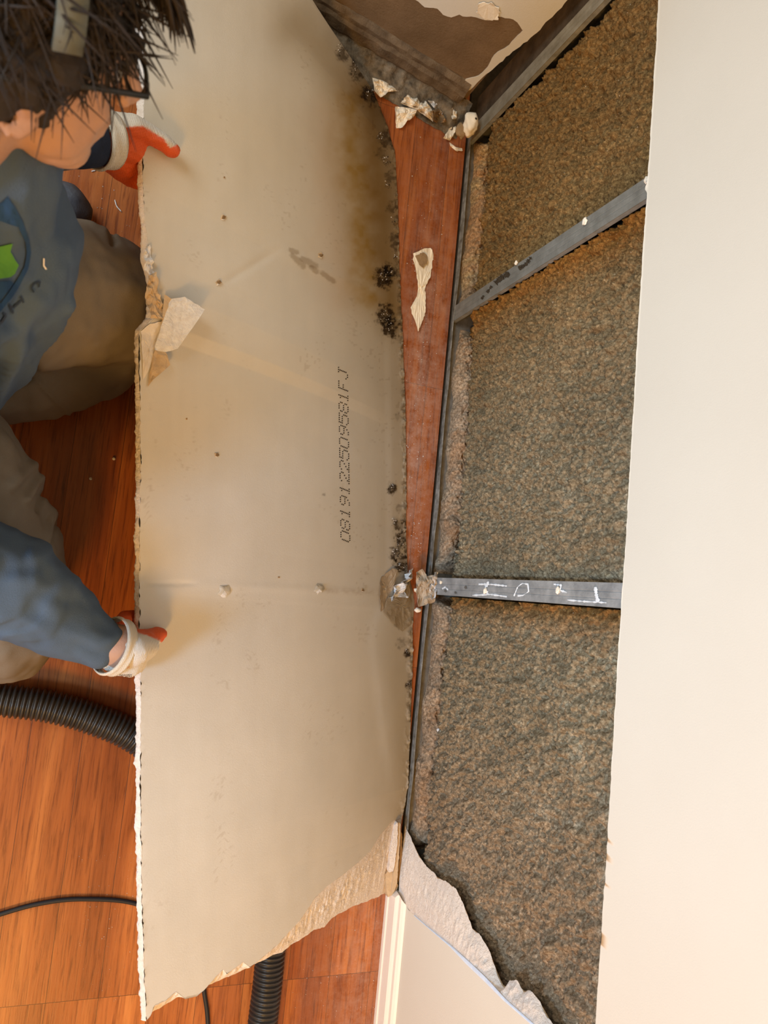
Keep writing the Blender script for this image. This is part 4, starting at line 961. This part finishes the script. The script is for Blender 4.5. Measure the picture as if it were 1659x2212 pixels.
def onshirt(px_, py_, lift=.001):
    r = Vector(ray(px_, py_)).normalized(); h_, n_, _, _ = SHB.ray_cast(Vector(CAMP), r)
    if h_ is None: return onz(px_, py_, .6)
    if n_.dot(r) > 0: n_ = -n_
    return np.array(h_+n_*lift)
def decal(name, outline, mat, lift=.0014, label=None, step=5, surf=onshirt):
    P2 = [tuple(p) for p in outline]; bm = bmesh.new(); vs = [bm.verts.new((x, y, 0)) for x, y in P2]
    bm.faces.new(vs); bmesh.ops.triangulate(bm, faces=bm.faces[:])
    for _ in range(6):
        E_ = [e for e in bm.edges if e.calc_length() > step]
        if not E_: break
        bmesh.ops.subdivide_edges(bm, edges=E_, cuts=1); bmesh.ops.triangulate(bm, faces=[f for f in bm.faces if len(f.verts) > 3])
    for v in bm.verts: v.co = Vector(surf(v.co.x, v.co.y, lift))
    me = bpy.data.meshes.new(name); bm.to_mesh(me); bm.free(); me.materials.append(mat); o = bpy.data.objects.new(name, me); COL.objects.link(o); o.parent = shirt
    if label: o['label'] = label
    return o
ring_o = [(-40, 470), (-20, 448), (0, 438), (15, 424), (30, 445), (48, 478), (60, 515), (64, 545), (58, 580), (42, 612), (25, 640), (0, 672), (-30, 690)]
ring_i = [(-30, 680), (0, 655), (18, 628), (36, 600), (50, 575), (55, 545), (52, 520), (38, 488), (26, 462), (15, 450), (4, 458), (-16, 470), (-35, 490)]
decal('emblem_ring', ring_o+ring_i, M_navy, label='navy droplet outline')
decal('emblem_leaf', [(-30, 535), (0, 530), (26, 524), (21, 542), (30, 560), (38, 572), (30, 590), (20, 598), (0, 602), (-30, 606)], M_green, label='green leaf')
decal('emblem_swoosh', [(-30, 612), (0, 608), (20, 606), (26, 612), (12, 632), (0, 648), (-20, 660)], M_navy)
def glyph(segs, wd=2.6):
    for a, b in segs:
        a = np.array(a, float); b = np.array(b, float); t = (b-a)/np.linalg.norm(b-a); n_ = np.array([-t[1], t[0]])*wd
        decal('letter_stroke', [a-n_, a+n_, b+n_, b-n_], M_textp, step=6)
glyph([((2, 694), (10, 679)), ((2, 694), (-6, 700)), ((10, 679), (3, 676))])
glyph([((18, 656), (26, 676)), ((26, 664), (43, 649)), ((43, 639), (50, 653))])
glyph([((66, 622), (72, 632)), ((72, 612), (84, 608)), ((84, 608), (82, 620)), ((66, 622), (72, 612))], 2)
V = [onshirt(a, b, .002) for a, b in ((90, 556), (93, 557), (93, 572), (99, 581), (95, 581), (90, 573))]; mesh_obj('thread_fleck', V, [[0, 1, 2, 5], [5, 2, 3, 4]], M_scrap, parent=shirt)
# cuffs: navy left cuff
v, f = tube([tuple(W(148, 300, .432)), tuple(W(172, 302, .418)), tuple(W(196, 302, .402)), tuple(W(214, 303, .398))], [.038, .0375, .0365, .034], 28); mesh_obj('cuff', v, f, M_dshirt, parent=person)['label'] = 'dark navy cuff at the upper wrist'
# gloves
def glove(spec, cuffdef, palm_n, palm_c, name, label, extra=None):
    b = hand(None, spec); V, N_, Fc = blob_mesh(b, .0030, 4)
    px_, py_ = proj(V)
    side = palm_c(px_, py_, V)
    n = 3.0*fbm(px_/14, py_/14, 0, 3, 55); m = sst(-2.2, 2.2, side+n)[:, None]
    kn = .0005*np.sin(px_*1.1+py_*.5)*(1-m[:, 0]); wr = .0014*fbm(px_/13, py_/6, 0, 3, 58)*m[:, 0]
    V = V+N_*(kn+wr)[:, None]
    col = np.array([.80, .74, .66])[None]*(1-m)+np.array([.82, .115, .022])[None]*m
    g = mesh_obj(name, V, Fc, M_glove, parent=person, colors=col); g['label'] = label
    cols = []
    (c0, r0), (c1, r1) = cuffdef; c0 = np.array(c0); c1 = np.array(c1)
    pts = [c0+(c1-c0)*t for t in np.linspace(0, 1, 7)]; rad = [r0+(r1-r0)*t for t in np.linspace(0, 1, 7)]; rad[0] += .0015; rad[1] += .0030; rad[2] += .0012
    v, f = tube(pts, rad, 40, caps=False); v = np.array(v)
    o = mesh_obj('glove_cuff', v, f, M_glove, parent=g, colors=np.tile([.84, .76, .64], (len(v), 1))); s = o.modifiers.new('s', 'SOLIDIFY'); s.thickness = .002; s.offset = 1
    return g
lineL = [(200, 300), (242, 285), (256, 276), (310, 273), (330, 284), (352, 300), (368, 318), (380, 314), (400, 300)]
glove(HL, ((W(203, 300, .398), .0375), (W(238, 302, .385), .0385)), None, lambda a, b, V: b-interp(a, lineL), 'glove', 'upper glove, orange palm and thumb with white knit back')
def pr(a, b, V):
    s = interp(a, [(220, 1330), (262, 1352), (300, 1368), (345, 1383), (352, 1392), (370, 1430)])-b
    return s
glove(HR, ((W(236, 1394, .368), .0370), (W(256, 1399, .360), .0395)), None, pr, 'glove', 'lower glove, white knit back with orange fingertips')
# printed band on the lower glove
gb = [o for o in bpy.data.objects if o.name == 'glove.001'][0]
gV = [v.co[:] for v in gb.data.vertices]; gF = [list(p.vertices) for p in gb.data.polygons]; GB = BVHTree.FromPolygons(gV, gF)
def onglove(px_, py_, lift):
    r = Vector(ray(px_, py_)).normalized(); h_, n_, _, _ = GB.ray_cast(Vector(CAMP), r)
    if h_ is None: return None
    if n_.dot(r) > 0: n_ = -n_
    return np.array(h_+n_*lift)
V = []; Fc = []
for k in range(26):
    t = k/25; a = 196+t*86; b = interp(a, [(196, 1438), (215, 1450), (240, 1459), (262, 1463), (282, 1462)])
    if k in (12, 13): continue
    for dy in (0, 3.2):
        q = [onglove(a+dx, b+dy-6+ey, .0008) for dx, ey in ((0, 0), (1.9, .4), (1.7, 2.0), (-.2, 1.6))]
        if any(x is None for x in q): continue
        c = len(V); V += q; Fc.append([c, c+1, c+2, c+3])
if V: mesh_obj('printed_marks', V, Fc, M_ink, parent=gb, smooth=False)['label'] = 'row of tiny dark printed marks'
# hair: cap plus tufts
hb = [hball(-.022, 0, .026, (.106, .088, .090)), hball(.045, 0, .062, (.050, .066, .038)), hball(-.060, 0, -.030, (.055, .070, .060)), hball(-.01, .072, .005, (.045, .016, .035)), hball(-.01, -.072, .005, (.045, .016, .035)),
      hball(-.018, -.074, -.010, (.042, .014, .034)), hball(.004, -.071, -.028, (.012, .009, .024)), hball(-.045, -.062, -.045, (.030, .02, .04)), hball(-.005, .074, -.028, (.012, .010, .028))]
hb += [hball(.085, y_, .070, (.032, .022, .016)) for y_ in (-.03, 0, .03)]
V, N_, Fc = blob_mesh(hb, .0045, 4)
V = V+N_*(.012*fbm(V[:, 0]*60, V[:, 1]*60, V[:, 2]*30, 4, 131))[:, None]
V = V.tolist(); rs = np.random.RandomState(5)
Vn = len(V)
for k in range(2600):
    th = rs.rand()*6.28; ph = math.acos(1-rs.rand()*1.28); d = np.array([math.sin(ph)*math.cos(th), math.sin(ph)*math.sin(th), math.cos(ph)])
    p0 = np.array([-.018, 0, .028])+d*np.array([.100, .084, .088]); dirv = d*.30+np.array([.75, .25*rs.randn(), -.25])+rs.randn(3)*.22; dirv /= np.linalg.norm(dirv)
    L_ = (.016+.024*rs.rand())*(.22 if d[2] < .55 and d[0] > -.6 else 1); b_ = rs.randn(3)*.020
    pts = [hp(*(p0+dirv*L_*t+b_*t*t+np.array([0, 0, -.022])*t*t)) for t in np.linspace(0, 1, 6)]
    v, f = tube(pts, [.0016, .0016, .0014, .0011, .0007, .0002], 4); c = len(V); V += v; Fc += [[c+i for i in q] for q in f]
for k in range(220):   # fringe hanging forward over the brow
    y_ = (rs.rand()-.5)*.12; p0 = np.array([.080, y_, .066+.01*rs.rand()]); L_ = .018+.026*rs.rand(); dirv = np.array([.95, .30*rs.randn()*.5+y_*2, -.10-.30*rs.rand()]); dirv /= np.linalg.norm(dirv)
    pts = [hp(*(p0+dirv*L_*t+np.array([0, 0, -.03])*t*t)) for t in np.linspace(0, 1, 7)]
    v, f = tube(pts, [.0022, .0022, .0020, .0017, .0013, .0008, .0002], 4); c = len(V); V += v; Fc += [[c+i for i in q] for q in f]
mesh_obj('hair', V, Fc, M_hair, parent=person)['label'] = 'thick dark brown tousled hair'
# eyes, brows
for s in (1, -1):
    v, N2, f = blob_mesh([(hp(.073, s*.030, -.012), .0105, None)], .0025, 1); mesh_obj('eye', v, f, M_eye, parent=person)
    v, f = tube([hp(.094, s*.012, .008), hp(.094, s*.030, .013), hp(.080, s*.050, .008)], [.002, .0035, .0015], 6); mesh_obj('eyebrow', v, f, M_hair, parent=person)
# glasses
gl = empty('glasses'); gl.parent = person; gl['label'] = 'black framed glasses'
for s in (1, -1):
    c = [hp(.094+.0*k, s*(.032+.019*math.cos(2*math.pi*k/20)), -.010+.014*math.sin(2*math.pi*k/20)) for k in range(21)]
    v, f = tube(c, .0018, 8); mesh_obj('rim', v, f, M_black, parent=gl)
    v, f = tube([hp(.094, s*.050, -.006), hp(.080, s*.078, -.002), hp(.03, s*.083, .0), hp(-.03, s*.084, -.004), hp(-.05, s*.083, -.02)], .0024, 8); mesh_obj('temple_arm', v, f, M_black, parent=gl)
v, f = tube([hp(.100, .010, -.004), hp(.106, 0, .000), hp(.100, -.010, -.004)], .0018, 8); mesh_obj('bridge', v, f, M_black, parent=gl)
# headband strap over the crown
def arc(a0, a1, tilt, r=1.0): return [hp(-.022+tilt*.08+.004, -.096*math.cos(t)*r, .026+.100*math.sin(t)*r) for t in np.linspace(a0, a1, 30)]
A = arc(0, math.pi, .3); V = []
for p in A: V += [p+RH@np.array([-.010, 0, 0]), p+RH@np.array([.010, 0, 0])]
o = mesh_obj('head_strap', V, grid_faces(30, 2), M_strap, parent=person); s = o.modifiers.new('s', 'SOLIDIFY'); s.thickness = .003; o['label'] = 'grey elastic strap over the hair'
